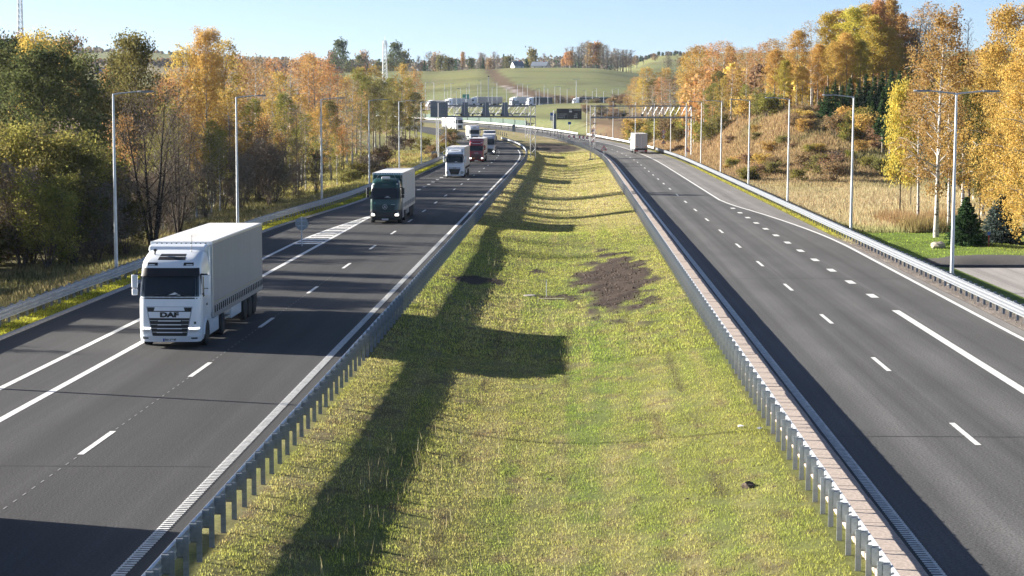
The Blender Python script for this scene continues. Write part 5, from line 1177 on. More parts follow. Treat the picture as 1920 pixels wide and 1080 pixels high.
def branchy(seed, H, cb, W, prof, nprim, up, nsec, nleaf, lsize, leaf, bark, r0=.16, droop=.0, multi=1, spread=.35, lean=.03, sec_len=.45, hang=0, strand=0.0, top_thin=0.0, tert=0, clump=0.0, curve=.25, name='tree', trunk_bark=None, leaf_bias=1.0):
    """a broadleaved tree of height H: trunk(s), limbs, twigs and leaves; returns (trunk mesh, crown mesh)"""
    r = np.random.default_rng(seed); T = Tubes(); tips = []; wts = []
    if lsize < .45: nleaf = int(nleaf * 1.35); lsize *= .68
    for mi in range(multi):
        hh = H * (1 if mi == 0 else r.uniform(.72, .97)); ang = 2 * np.pi * mi / max(1, multi) + r.uniform(0, 1); off = (0 if multi == 1 else W * r.uniform(.25, .6))
        z = np.linspace(0, hh, 12); t = z / hh; wob = np.cumsum(r.normal(0, lean, (12, 2)), 0) * hh * .09
        tr = np.stack([np.cos(ang) * off * t ** .8 + wob[:, 0] * t, np.sin(ang) * off * t ** .8 + wob[:, 1] * t, z], 1); tr[0, 2] = -.5
        rr = r0 * (1 if multi == 1 else .72) * (1 - t) ** .8 + .012; rr[0] *= 1.35; T.add(tr, rr, None, 7 if H > 6 else 5)
        for i in range(nprim // multi):
            q = cb + (1 - cb) * ((i + r.uniform(0, 1)) / (nprim // multi)) ** .9 * .98
            p0 = np.array([np.interp(q, t, tr[:, k]) for k in range(3)]); az = i * 2.39996 + r.uniform(-.5, .5)
            c = (q - cb) / (1 - cb); Ln = W * np.interp(c, prof[0], prof[1]) * r.uniform(.65, 1.2) * (1 if multi == 1 else .8)
            el = up[0] + (up[1] - up[0]) * c + r.normal(0, .12); dh = np.array([np.cos(az), np.sin(az), 0])
            s_ = np.linspace(0, 1, 6)[:, None]
            P_ = p0 + s_ * Ln * (dh * np.cos(el) + np.array([0, 0, np.sin(el)])) + np.array([0, 0, 1]) * Ln * (curve * s_ ** 2 * (1 - c) - droop * s_ ** 2.2) + np.cumsum(r.normal(0, .022 * Ln, (6, 3)), 0) * s_
            rb = max(.012, np.interp(q, t, rr) * .45); T.add(P_, rb, .008, 4)
            for j in range(nsec):
                u_ = r.uniform(.28, 1.0); b0 = np.array([np.interp(u_, s_[:, 0], P_[:, k]) for k in range(3)]); a2 = az + r.choice([-1, 1]) * r.uniform(.4, 1.2); e2 = el * .6 + r.normal(.1, .3) - droop * u_
                l2 = Ln * sec_len * r.uniform(.5, 1.2) * (1.1 - .5 * u_) + .25; d2 = np.array([np.cos(a2) * np.cos(e2), np.sin(a2) * np.cos(e2), np.sin(e2)]); s2 = np.linspace(0, 1, 4)[:, None]
                Q = b0 + s2 * l2 * d2 - np.array([0, 0, 1]) * droop * .7 * l2 * s2 ** 2; T.add(Q, rb * .4 + .003, .005, 3)
                for g in (.35, .6, .8, 1.0): tips.append(b0 + g * l2 * d2 - np.array([0, 0, droop * .7 * l2 * g * g])); wts.append((1 - top_thin * q))
                for k in range(tert):
                    g = r.uniform(.3, 1); c0 = b0 + g * l2 * d2; d3 = d2 + r.normal(0, .5, 3); d3 /= np.linalg.norm(d3); l3 = l2 * r.uniform(.3, .6); T.add([c0, c0 + d3 * l3 * .5 + r.normal(0, .03, 3), c0 + d3 * l3 - np.array([0, 0, droop * l3 * .4])], .007, .004, 3)
                    tips.append(c0 + d3 * l3); wts.append(1)
                if strand:
                    for k in range(2):
                        g = r.uniform(.5, 1); c0 = b0 + g * l2 * d2; sl = strand * r.uniform(.4, 1.2)
                        for f in np.linspace(.1, 1, 5): tips.append(c0 + np.array([r.normal(0, .06), r.normal(0, .06), -sl * f])); wts.append(.8)
        tips.append(tr[-1]); wts.append(.6)
    tips = np.array(tips); w = np.array(wts) ** leaf_bias * r.uniform(.15, 1, len(tips)) ** (1 + 2 * clump); w /= w.sum()
    C = tips[r.choice(len(tips), nleaf, p=w)] + r.normal(0, spread, (nleaf, 3)) * np.array([1, 1, .8])
    C = C[C[:, 2] > .15]
    return T.mesh('trunk', BK[bark]), (leaf_mesh('crown', C, lsize, LM[leaf], r, hang=hang) if nleaf else None), H
def conifer(seed, H, W, leaf, base=.05, nw=26, per=9, fl=26, size=.34, bark='dark', droop=.28, taper=.9):
    r = np.random.default_rng(seed); T = Tubes(); C = []; A = []
    T.add([(0, 0, -.4), (0, 0, H * .5), (0, 0, H * .99)], [.014 * H + .03, .009 * H + .02, .012], None, 7)
    for i in range(nw):
        t = base + (1 - base) * (i / nw) ** .95; R_ = W * (1 - t) ** taper * r.uniform(.85, 1.12) + .05; z0 = H * t
        for k in range(max(4, int(per * (1.15 - .5 * t)))):
            az = r.uniform(0, 2 * np.pi); L = R_ * r.uniform(.72, 1.1); s_ = np.linspace(0, 1, 5)
            x = s_ * L; zz = z0 - droop * L * np.sin(s_ * 2.2) * .8 + (.25 * L * t) * s_ + .08 * L * s_ ** 3
            P_ = np.stack([np.cos(az) * x, np.sin(az) * x, zz], 1); T.add(P_, .02, .006, 3)
            n = max(4, int(fl * L / W + 4)); u_ = r.uniform(.12, 1, n) ** .8
            c = np.stack([np.interp(u_, s_, P_[:, q]) for q in range(3)], 1); side = np.array([-np.sin(az), np.cos(az), 0]); c += side * (r.normal(0, .16, n) * L * (1.05 - .6 * u_))[:, None] + np.array([0, 0, 1]) * r.normal(-.03, .05, n)[:, None] * L
            C.append(c); A.append(np.tile([np.cos(az), np.sin(az), -.25], (n, 1)) + r.normal(0, .45, (n, 3)))
    C = np.concatenate(C); A = np.concatenate(A); A /= np.linalg.norm(A, axis=1)[:, None]; n = len(C); sz = size * r.uniform(.6, 1.3, n)
    b = r.normal(0, 1, (n, 3)); b[:, 2] *= .35; b -= (b * A).sum(1)[:, None] * A; b /= np.linalg.norm(b, axis=1)[:, None]; L, Wd = (sz * .75)[:, None], (sz * .28)[:, None]
    V = np.stack([C - A * L, C + b * Wd - np.array([0, 0, .05]), C + A * L, C - b * Wd - np.array([0, 0, .05])], 1).reshape(-1, 3)
    o = mesh_np('crown', V, np.arange(4 * n).reshape(n, 4), LM[leaf]); me = o.data; bpy.data.objects.remove(o)
    return T.mesh('trunk', BK[bark]), me, H
oval = ([0, .25, .55, .85, 1], [.55, .95, 1.0, .6, .2]); cone = ([0, .15, .5, 1], [.75, 1.0, .7, .12]); column = ([0, .3, .7, 1], [.7, 1.0, .9, .35]); domed = ([0, .3, .7, 1], [.9, 1.0, .85, .45])
PT = {}
def proto_set(key, fn, *variants): PT[key] = [fn(**v) for v in variants]
# birches: narrow, hanging sprays; the crown is thin towards the top
bir = dict(H=16, cb=.28, W=3.0, prof=column, nprim=46, up=(.55, .95), nsec=5, nleaf=5200, lsize=.20, bark='birch', r0=.15, droop=.35, spread=.22, strand=.9, hang=.5, clump=.5, top_thin=.75)
proto_set('birch_gold', branchy, dict(bir, seed=1, leaf='gold', nleaf=3900), dict(bir, seed=2, leaf='gold', W=2.6, nleaf=3200))
proto_set('birch_orange', branchy, dict(bir, seed=3, leaf='orange', nleaf=2500), dict(bir, seed=4, leaf='orange', W=2.5, nleaf=2100, cb=.35))
proto_set('birch_yellow', branchy, dict(bir, seed=5, leaf='yellow', W=2.8))
proto_set('birch_green', branchy, dict(bir, seed=6, leaf='yellowgreen', W=2.7, bark='pale', nleaf=5600), dict(bir, seed=7, leaf='olive', W=2.9, bark='pale', nleaf=5600))
proto_set('birch_bare', branchy, dict(bir, seed=8, leaf='brown', nleaf=900, tert=1, W=2.6), dict(bir, seed=9, leaf='orange', nleaf=1100, tert=1, W=2.9, bark='pale'))
big = dict(bir, W=4.3, H=17, cb=.10, nprim=64, nsec=6, nleaf=24000, lsize=.155, strand=1.5, clump=.45)
proto_set('weeping_gold', branchy, dict(big, seed=11, leaf='gold'), dict(big, seed=12, leaf='yellow', W=4.0))
proto_set('lone_birch', branchy, dict(bir, seed=13, leaf='orange', H=17, W=3.2, cb=.2, nleaf=9000, lsize=.17, r0=.2, top_thin=.55))
asp = dict(H=17, cb=.38, W=2.5, prof=oval, nprim=40, up=(.5, 1.0), nsec=5, nleaf=6500, lsize=.225, bark='pale', r0=.15, spread=.34, clump=1.0)
proto_set('aspen_yellow', branchy, dict(asp, seed=21, leaf='yellow'), dict(asp, seed=22, leaf='gold', W=2.8))
proto_set('aspen_orange', branchy, dict(asp, seed=23, leaf='orange', W=2.3, bark='brown', prof=cone))
ald = dict(H=14, cb=.16, W=4.4, prof=domed, nprim=46, up=(.25, 1.0), nsec=6, nleaf=11000, lsize=.24, bark='dark', r0=.2, spread=.38, clump=.9)
proto_set('alder', branchy, dict(ald, seed=31, leaf='green'), dict(ald, seed=32, leaf='green', W=3.9, clump=1.1))
proto_set('maple', branchy, dict(ald, seed=33, leaf='gold', nleaf=4200, H=15, W=3.6, clump=1.3, lsize=.22), dict(ald, seed=34, leaf='brown', nleaf=3600, H=15, W=3.6, tert=1))
proto_set('maple_small', branchy, dict(ald, seed=35, leaf='yellow', nleaf=5200, H=9, W=2.4, cb=.26, r0=.1, clump=.8, lsize=.25))
proto_set('ash', branchy, dict(ald, seed=36, leaf='olive', nleaf=6000, H=14, W=3.6, cb=.25, clump=1.0, up=(.6, 1.1), bark='brown'))
bsh = dict(H=7, cb=.03, W=2.6, prof=domed, nprim=60, up=(.7, 1.2), nsec=4, multi=5, nleaf=6500, lsize=.17, bark='brown', r0=.07, spread=.28, clump=.7, sec_len=.5)
proto_set('willow', branchy, dict(bsh, seed=41, leaf='olive'), dict(bsh, seed=42, leaf='yellowgreen', W=2.9), dict(bsh, seed=43, leaf='grey', nleaf=3800, tert=2))
proto_set('bare_big', branchy, dict(H=12, cb=.12, W=5.2, prof=domed, nprim=40, up=(.45, 1.1), nsec=7, multi=4, nleaf=4200, lsize=.12, leaf='grey', bark='dark', r0=.22, spread=.3, seed=51, tert=4, sec_len=.5, clump=.2))
proto_set('bare_slim', branchy, dict(H=13, cb=.3, W=1.7, prof=cone, nprim=34, up=(.8, 1.1), nsec=5, nleaf=60, lsize=.12, leaf='grey', bark='dark', r0=.11, seed=52, tert=2))
proto_set('thin_stem', branchy, dict(H=11, cb=.45, W=1.6, prof=column, nprim=22, up=(.6, 1.0), nsec=4, nleaf=900, lsize=.2, leaf='orange', bark='dark', r0=.09, seed=53, tert=1, lean=.08), dict(H=11, cb=.35, W=1.7, prof=column, nprim=22, up=(.6, 1.0), nsec=4, nleaf=1200, lsize=.2, leaf='yellowgreen', bark='birch', r0=.09, seed=54, tert=1, lean=.08), dict(H=10, cb=.25, W=1.8, prof=column, nprim=26, up=(.6, 1.0), nsec=5, nleaf=900, lsize=.16, leaf='grey', bark='brown', r0=.07, seed=55, tert=2, lean=.08))
shr = dict(H=2.2, cb=.05, W=1.3, prof=domed, nprim=40, up=(.4, 1.2), nsec=3, multi=6, nleaf=1500, lsize=.17, bark='brown', r0=.03, spread=.16, clump=.5)
proto_set('shrub', branchy, dict(shr, seed=61, leaf='olive'), dict(shr, seed=62, leaf='brown'), dict(shr, seed=63, leaf='yellowgreen'), dict(shr, seed=64, leaf='grey', tert=1), dict(shr, seed=65, leaf='gold'))
proto_set('spruce', conifer, dict(seed=71, H=13, W=2.9, leaf='needle', base=.10, fl=48, size=.42), dict(seed=72, H=13, W=2.4, leaf='needle', base=.32, bark='pale', fl=44, size=.42), dict(seed=74, H=12, W=2.8, leaf='needle', base=.04, fl=48, size=.42))
proto_set('garden_spruce', conifer, dict(seed=73, H=4.0, W=2.05, leaf='needle', base=.015, nw=32, per=14, fl=48, size=.19, taper=.85), dict(seed=75, H=4.2, W=2.2, leaf='blue_needle', base=.02, nw=30, per=13, fl=46, size=.20, taper=.8))
# coarser forms for the far hillside
fr = dict(nsec=3, spread=1.0, r0=.3, lsize=.75)
proto_set('far_bare', branchy, dict(fr, H=17, cb=.2, W=3.2, prof=oval, nprim=34, up=(.7, 1.1), nleaf=330, leaf='grey', bark='brown', seed=81, lsize=.5, r0=.34), dict(fr, H=17, cb=.15, W=3.6, prof=oval, nprim=34, up=(.7, 1.1), nleaf=420, leaf='grey', bark='dark', seed=86, lsize=.5, r0=.34))
proto_set('far_gold', branchy, dict(fr, H=17, cb=.14, W=3.2, prof=oval, nprim=30, up=(.6, 1.0), nleaf=800, leaf='orange', bark='brown', seed=82))
proto_set('far_green', branchy, dict(fr, H=15, cb=.1, W=5.4, prof=domed, nprim=34, up=(.3, 1.1), nleaf=1200, leaf='green', bark='dark', seed=83, clump=.8))
proto_set('far_bush', branchy, dict(fr, H=7, cb=.03, W=3.4, prof=domed, nprim=26, up=(.3, 1.1), nleaf=700, leaf='olive', bark='dark', seed=84), dict(fr, H=7, cb=.03, W=3.6, prof=domed, nprim=26, up=(.3, 1.1), nleaf=520, leaf='brown', bark='dark', seed=87))
proto_set('far_spruce', conifer, dict(seed=85, H=12, W=3.2, leaf='needle', nw=14, per=7, fl=8, size=1.3))
KIND_NAME = {'weeping_gold': 'willow_tree', 'aspen_yellow': 'aspen_tree', 'aspen_orange': 'aspen_tree', 'alder': 'alder_tree', 'maple': 'maple_tree', 'maple_small': 'maple_tree', 'ash': 'ash_tree', 'willow': 'willow_bush', 'bare_big': 'bare_tree', 'bare_slim': 'bare_tree', 'thin_stem': 'young_tree', 'shrub': 'shrub', 'spruce': 'spruce_tree', 'garden_spruce': 'spruce_tree', 'far_bare': 'bare_tree', 'far_gold': 'autumn_tree', 'far_green': 'broad_tree', 'far_bush': 'bush', 'far_spruce': 'spruce_tree'}
_tn = 0
def tree(kind, u, y, top, label, group=None, var=None, wide=1.0, x=None):
    """a tree at bearing u, distance y, its top reaching the height seen as line `top`"""
    global _tn; _tn += 1
    vs = PT[kind]; tm, cm, H = vs[(_tn if var is None else var) % len(vs)]
    x = at_u(u, y) if x is None else x
    z = terr(x, y); hh = max(.4, CAM_H + (200 - top) * y / 3733 - z); s = hh / H
    nm = KIND_NAME.get(kind, 'birch_tree'); bush = nm in ('shrub', 'bush', 'willow_bush')
    t = thing(nm, label, 'bush' if bush else 'tree', (x, y, z), random.uniform(0, 6.28), group)
    a = s * wide if kind in ('garden_spruce', 'bare_big', 'lone_birch') else wide * (s ** .6 if s > 1 else s ** .8)
    t.scale = (a, a, s)
    place(tm, 'stem' if bush else 'trunk', t)
    if cm is not None: place(cm, 'foliage' if bush else 'crown', t)
    return t
# --- the wood beside the carriageway of the oncoming trucks
g = 'olive willow bushes in front of the dark wood'
for u, y, top, v in ((-75, 116, 262, 0), (-30, 122, 250, 1), (8, 125, 258, 0), (52, 121, 270, 1), (84, 128, 262, 2), (112, 123, 276, 0), (150, 126, 266, 1), (178, 131, 290, 0), (205, 127, 330, 2), (30, 117, 320, 2), (130, 119, 325, 0), (80, 115, 340, 1), (175, 120, 350, 2), (230, 128, 372, 0)):
    tree('willow', u, y * 1.13, top, 'olive leafed willow bush in the thicket along the ribbed guardrail', g, v, 1.15)
for k in range(38):
    y = random.uniform(98, 160); x = -random.uniform(37.5, 43); kk = random.choice((0, 3, 1, 3)); hgt = random.uniform(1.6, 3.4)
    tree('shrub', 0, y, 200 - (terr(x, y) + hgt - CAM_H) * 3733 / y, {0: 'low olive bush at the foot of the willow thicket', 1: 'low russet bush at the foot of the willow thicket', 3: 'low grey brush at the foot of the willow thicket'}[kk], 'low brush at the foot of the willow thicket', kk, 1.6, x=x)
g = 'dark green alders behind the willow bushes'
for u, y, top, w in ((-40, 172, 100, 1.1), (25, 160, 128, 1.1), (78, 152, 118, 1.15), (128, 156, 138, 1.1), (170, 163, 190, 1.05), (100, 185, 110, 1.1), (-5, 190, 96, 1.1), (60, 205, 100, 1.0)):
    tree('alder', u, y * 1.24, top, 'dark green alder standing above the willow bushes', g, None, w)
for k, (xx, yy, hh, kd) in enumerate(((-43, 92, 8.5, 'willow'), (-47, 99, 10.5, 'ash'), (-44, 106, 11.5, 'ash'), (-50, 110, 13.5, 'alder'), (-45, 115, 12.0, 'ash'), (-52, 120, 14.0, 'alder'), (-46, 124, 12.0, 'ash'), (-54, 104, 13.0, 'alder'), (-40, 84, 6.5, 'willow'), (-42, 79, 6.0, 'willow'))):
    u_ = 1070 + xx * 3733 / yy
    tree(kd, u_, yy, 200 - (terr(xx, yy) + hh - CAM_H) * 3733 / yy, 'tree of the wood just outside the picture whose shade streaks the carriageway', 'trees of the wood outside the picture', None, .9)
tree('maple', 62, 208, 80, 'orange-tipped maple rising highest out of the dark alders', None, 0)
tree('maple', 95, 216, 92, 'yellow maple top showing between the dark alders', None, 0)
tree('maple', 132, 230, 96, 'russet half-bare tree behind the dark alders', None, 1, 1.1)
tree('maple', 15, 240, 92, 'russet tree behind the alders at the edge of the picture', None, 1)
tree('maple', 195, 220, 200, 'low russet tree beside the dark alders, below the white hall', None, 1)
tree('bare_big', 282, 146, 178, 'broad bare tree with black limbs beside the second lamp post', None, None, .84)
tree('bare_big', 330, 156, 215, 'smaller bare tree leaning beside the broad bare one', None, None, .7)
tree('ash', 250, 200, 98, 'loose olive ash tree in front of the white hall', None, None, 1.0)
tree('ash', 222, 215, 128, 'lower olive ash tree in front of the blue hall', None, None, .8)
tree('maple', 205, 330, 140, 'small orange tree below the blue hall', None, 0, .8)
tree('weeping_gold', 388, 236, 62, 'tall golden birch with hanging sprays, highest in the wood', None, 0, .78)
tree('birch_gold', 352, 238, 92, 'golden birch close beside the tallest one, nearer the bare tree', None, 0, 1.2)
tree('birch_gold', 420, 240, 78, 'golden birch close beside the tallest one, farther from the bare tree', None, 1, 1.2)
g = 'orange and yellow birches in the wood behind the lamp posts'
lab = {'birch_orange': 'thin orange birch in the row behind the lamp posts', 'birch_gold': 'golden birch in the row behind the lamp posts', 'birch_bare': 'half-bare birch in the row behind the lamp posts', 'birch_green': 'yellow-green birch in the row behind the lamp posts', 'thin_stem': 'slender young tree among the trunks behind the lamp posts', 'willow': 'brushy grey-green bush under the birches', 'aspen_orange': 'orange aspen in the row behind the lamp posts', 'shrub': 'low shrub at the foot of the wood'}
for kd, u, y, top in (('birch_orange', 442, 200, 104), ('birch_orange', 462, 214, 118), ('birch_bare', 478, 205, 108), ('birch_bare', 498, 220, 118), ('birch_orange', 512, 230, 112), ('birch_gold', 528, 212, 138), ('birch_bare', 543, 222, 114), ('birch_orange', 556, 236, 112),
        ('birch_orange', 578, 240, 103), ('birch_bare', 592, 228, 108), ('birch_orange', 604, 246, 112), ('birch_orange', 618, 238, 124), ('birch_bare', 632, 250, 126), ('birch_gold', 650, 262, 146), ('birch_bare', 640, 275, 150),
        ('birch_gold', 430, 178, 170), ('birch_green', 470, 190, 190), ('birch_gold', 505, 196, 190), ('birch_green', 535, 200, 180), ('birch_gold', 565, 206, 180), ('birch_gold', 600, 220, 200), ('birch_green', 620, 225, 190), ('birch_green', 400, 170, 230), ('birch_gold', 365, 170, 250), ('birch_orange', 312, 188, 150), ('birch_orange', 330, 205, 130), ('birch_orange', 300, 215, 140),
        ('birch_gold', 488, 240, 132), ('birch_orange', 566, 270, 124), ('birch_orange', 470, 235, 116), ('aspen_orange', 585, 252, 110), ('birch_gold', 612, 280, 136)):
    k_ = 1.42 if (u >= 428 and top < 152) else (1.3 if u >= 400 else 1.15)
    tree(kd, u, y * k_, top, lab[kd], g, None, 1 + .3 * (k_ - 1))
for k in range(34):
    u = random.uniform(205, 655); y = np.interp(u, [205, 330, 440, 560, 655], [165, 178, 208, 240, 275]) + random.uniform(-4, 30)
    tree('thin_stem', u, y, random.uniform(190, 285), lab['thin_stem'], g, None, 1.0)
for k in range(26):
    u = random.uniform(200, 650); y = np.interp(u, [200, 330, 440, 560, 650], [158, 168, 198, 230, 264]) + random.uniform(0, 20)
    tree('willow', u, y, random.uniform(298, 345) if u < 420 else random.uniform(268, 318), lab['willow'], g, random.choice((0, 2, 2)), .9)
g = 'yellow-green birches of the clump by the meadow'
for kd, u, y, top, w in (('birch_green', 668, 440, 132, 1.25), ('birch_gold', 676, 500, 128, 1.2), ('birch_green', 690, 470, 146, 1.35), ('birch_green', 700, 452, 160, 1.2), ('birch_gold', 704, 500, 126, 1.2), ('birch_green', 712, 490, 150, 1.3), ('birch_green', 736, 505, 150, 1.3), ('birch_gold', 753, 500, 122, 1.05), ('birch_green', 760, 510, 150, 1.3), ('birch_bare', 768, 520, 132, 1.2), ('birch_orange', 781, 520, 136, 1.1), ('birch_green', 778, 505, 175, 1.2), ('birch_green', 724, 480, 185, 1.2), ('birch_green', 748, 480, 190, 1.2), ('birch_bare', 660, 330, 150, 1.0), ('birch_bare', 676, 310, 175, .9)):
    tree(kd, u, y, top, {'birch_green': 'yellow-green birch in the clump beyond the lit meadow', 'birch_gold': 'gold-topped birch in the clump beyond the lit meadow', 'birch_bare': 'half-bare birch beside the lit meadow', 'birch_orange': 'orange birch at the edge of the clump by the gantry'}[kd], g, None, w)
for k, (u, y, top, v) in enumerate(((690, 300, 300, 3), (705, 330, 290, 1), (672, 285, 310, 0), (742, 470, 258, 3), (770, 480, 262, 1), (795, 430, 262, 0), (812, 400, 275, 1), (826, 400, 272, 2), (800, 415, 285, 3), (815, 360, 290, 1), (655, 262, 322, 0), (720, 380, 280, 1), (845, 470, 246, 0), (838, 440, 256, 1))):
    tree('shrub', u, y, top, 'low shrub on the lit meadow between wood and gantry', 'shrubs on the meadow by the gantry', v, 1.6)
# --- the golden trees on the other side
tree('weeping_gold', 1893, 150, 24, 'huge golden willow at the edge of the picture, highest on its side', None, 0, 1.0)
tree('weeping_gold', 1935, 140, 60, 'golden willow cut off by the edge of the picture', None, 0, 1.0)
tree('weeping_gold', 1858, 168, 92, 'golden-orange willow next to the huge one', None, 0, .8)
tree('weeping_gold', 1886, 166, 180, 'bright yellow willow hanging over the blue spruce', None, 1, .72)
tree('weeping_gold', 1925, 150, 200, 'bright yellow willow behind the spruces, cut by the picture edge', None, 1, .8)
tree('lone_birch', 1752, 153, 28, 'tall orange birch with a white trunk standing alone in the dry meadow', None, 0, .92)
tree('birch_orange', 1718, 166, 150, 'small orange birch at the left of the white-trunked one', None, 0, 1.0)
tree('birch_orange', 1775, 160, 165, 'orange birch at the right of the white-trunked one', None, 1, 1.1)
tree('ash', 1812, 164, 190, 'olive green tree behind the darker spruce', None, None, .75)
tree('ash', 1832, 160, 250, 'thin dark-limbed tree between the two spruces', None, None, .5)
tree('birch_gold', 1838, 178, 130, 'golden birch behind the two spruces', None, 0, 1.3)
tree('birch_gold', 1800, 190, 140, 'golden birch behind the white-trunked one', None, 0, 1.3)
tree('birch_gold', 1775, 200, 120, 'golden birch below the slim bare tree', None, 1, 1.3)
tree('birch_orange', 1822, 215, 98, 'orange birch top beside the slim bare tree', None, 0, 1.3)
tree('birch_orange', 1845, 230, 100, 'orange birch between the slim bare tree and the huge willow', None, 1, 1.3)
tree('maple_small', 1684, 180, 182, 'bright yellow maple beside the bare spruce trunks', None, None, .58)
tree('maple_small', 1704, 200, 235, 'lower yellow maple beside the bare spruce trunks', None, None, .55)
tree('bare_slim', 1806, 250, 42, 'slim bare tree standing out against the sky', None, None, 1.1)
tree('spruce', 1795, 235, 105, 'dark spruce below the slim bare tree', None, 0, 1.0)
tree('garden_spruce', 1808, 143, 366, 'dark green spruce on the lawn by the car park', None, 0, 1.0)
tree('garden_spruce', 1873, 146, 361, 'blue-green spruce on the lawn by the car park', None, 1, 1.05)
g = 'golden aspens on top of the mound'
for kd, u, y, top, w in (('aspen_yellow', 1448, 322, 100, 1.2), ('aspen_yellow', 1466, 318, 118, 1.1), ('aspen_yellow', 1490, 326, 66, 1.15), ('birch_bare', 1517, 330, 42, 1.3), ('aspen_yellow', 1528, 322, 90, 1.0), ('aspen_yellow', 1548, 330, 36, 1.2), ('aspen_yellow', 1570, 334, 30, 1.3), ('aspen_yellow', 1592, 326, 26, 1.35), ('aspen_yellow', 1614, 332, 20, 1.3), ('aspen_orange', 1640, 330, 10, 1.25), ('aspen_orange', 1662, 334, 8, 1.3), ('aspen_yellow', 1630, 322, 40, 1.2), ('aspen_yellow', 1655, 322, 60, 1.2), ('aspen_orange', 1684, 328, 34, 1.2), ('birch_bare', 1712, 322, 16, 1.6), ('birch_bare', 1738, 326, 12, 1.7), ('birch_bare', 1762, 322, 36, 1.5), ('birch_bare', 1725, 330, 30, 1.6), ('aspen_yellow', 1582, 318, 70, 1.1), ('aspen_yellow', 1606, 318, 84, 1.1), ('aspen_yellow', 1560, 318, 86, 1.1), ('aspen_orange', 1705, 330, 60, 1.3), ('aspen_orange', 1745, 330, 90, 1.3), ('aspen_yellow', 1672, 326, 84, 1.2), ('aspen_yellow', 1500, 320, 130, 1.1), ('aspen_orange', 1520, 340, 100, 1.2), ('aspen_orange', 1540, 345, 96, 1.2), ('aspen_orange', 1780, 300, 110, 1.3), ('aspen_orange', 1728, 310, 120, 1.3)):
    tree(kd, u, y, top, {'aspen_yellow': 'yellow aspen in the tall row on the mound', 'aspen_orange': 'orange aspen in the tall row on the mound', 'birch_bare': 'half-bare birch in the tall row on the mound'}[kd], g, None, w)
g = 'orange birches on the slope beyond the mound'
for kd, u, y, top, w in (('birch_gold', 1294, 440, 92, 1.3), ('birch_gold', 1308, 425, 88, 1.3), ('birch_gold', 1322, 430, 96, 1.3), ('birch_orange', 1337, 415, 84, 1.4), ('birch_orange', 1355, 420, 80, 1.4), ('aspen_orange', 1366, 425, 92, 1.3), ('birch_orange', 1380, 410, 96, 1.3), ('birch_green', 1345, 395, 135, 1.3), ('birch_orange', 1396, 405, 92, 1.3), ('birch_orange', 1412, 400, 96, 1.3), ('birch_orange', 1428, 395, 84, 1.3), ('birch_orange', 1442, 390, 76, 1.3), ('birch_orange', 1456, 385, 80, 1.3), ('birch_orange', 1368, 372, 128, 1.3), ('birch_gold', 1300, 400, 130, 1.3), ('birch_orange', 1318, 385, 150, 1.2), ('birch_green', 1333, 375, 160, 1.3), ('birch_gold', 1350, 365, 150, 1.0), ('birch_green', 1395, 362, 160, 1.3), ('birch_green', 1418, 355, 165, 1.3), ('birch_orange', 1432, 350, 140, 1.2), ('birch_green', 1440, 345, 175, 1.2), ('birch_gold', 1455, 340, 150, 1.1), ('birch_gold', 1285, 460, 110, 1.2), ('birch_gold', 1290, 420, 150, 1.2), ('birch_green', 1380, 350, 180, 1.1), ('birch_gold', 1488, 326, 170, 1.0), ('birch_gold', 1505, 322, 178, .9)):
    tree(kd, u, y, top, {'birch_gold': 'golden birch on the slope beyond the brown bank', 'birch_orange': 'orange birch on the slope beyond the brown bank', 'birch_green': 'yellow-green birch on the slope beyond the brown bank', 'aspen_orange': 'orange aspen on the slope beyond the brown bank'}[kd], g, None, w)
g = 'orange trees beside the open gantry'
for kd, u, y, top, w in (('birch_orange', 1192, 610, 146, 1.5), ('birch_gold', 1212, 600, 128, 1.6), ('birch_gold', 1204, 590, 150, 1.5), ('birch_green', 1226, 590, 150, 1.5), ('birch_gold', 1246, 600, 130, 1.3), ('birch_orange', 1240, 580, 146, 1.4), ('birch_bare', 1262, 600, 138, 1.7), ('birch_bare', 1274, 590, 140, 1.6), ('birch_bare', 1255, 575, 150, 1.5), ('birch_orange', 1185, 620, 160, 1.4), ('birch_bare', 1222, 570, 160, 1.4)):
    tree(kd, u, y, top, 'autumn tree in the group rising behind the open gantry truss', g, None, w)
g = 'dark spruces of the thicket on the mound'
for u, y, top, v in ((1533, 302, 182, 2), (1546, 296, 160, 0), (1560, 304, 150, 2), (1574, 296, 158, 0), (1588, 302, 146, 2), (1603, 296, 152, 0), (1618, 302, 138, 2), (1634, 296, 142, 0), (1648, 302, 134, 2), (1664, 294, 128, 0), (1680, 300, 132, 2), (1697, 294, 126, 0), (1712, 300, 136, 2), (1650, 274, 168, 1), (1664, 268, 178, 1), (1678, 272, 160, 1), (1693, 266, 172, 1), (1706, 272, 160, 1), (1720, 268, 176, 1), (1570, 288, 190, 0), (1600, 286, 188, 2), (1630, 284, 186, 0), (1555, 290, 200, 2), (1738, 272, 150, 1)):
    tree('spruce', u, y, top, 'dark spruce in the thicket at the brow of the mound', g, v, 1.15)
g = 'bushes scattered over the brown mound'
for k in range(120):
    u = random.uniform(1300, 1720); y = random.uniform(252, 335); x = at_u(u, y)
    if x < 22.5 + (y > 300) * 3: continue
    dense = 312 - (u - 1400) * .05
    kk = random.choice((0, 1, 3, 3, 0, 2)) if y < 268 else random.choice((0, 1, 1, 2, 4))
    z = terr(x, y); hgt = random.uniform(.7, 1.7) if y > 268 else random.uniform(1.0, 2.3)
    tree('shrub', u, y, 200 - (z + hgt - CAM_H) * 3733 / y, {0: 'olive shrub on the brown mound', 1: 'russet shrub on the brown mound', 2: 'yellow-green shrub on the brown mound', 3: 'bare grey shrub at the foot of the brown mound', 4: 'golden shrub on the brown mound'}[kk], g, kk, 1.5)
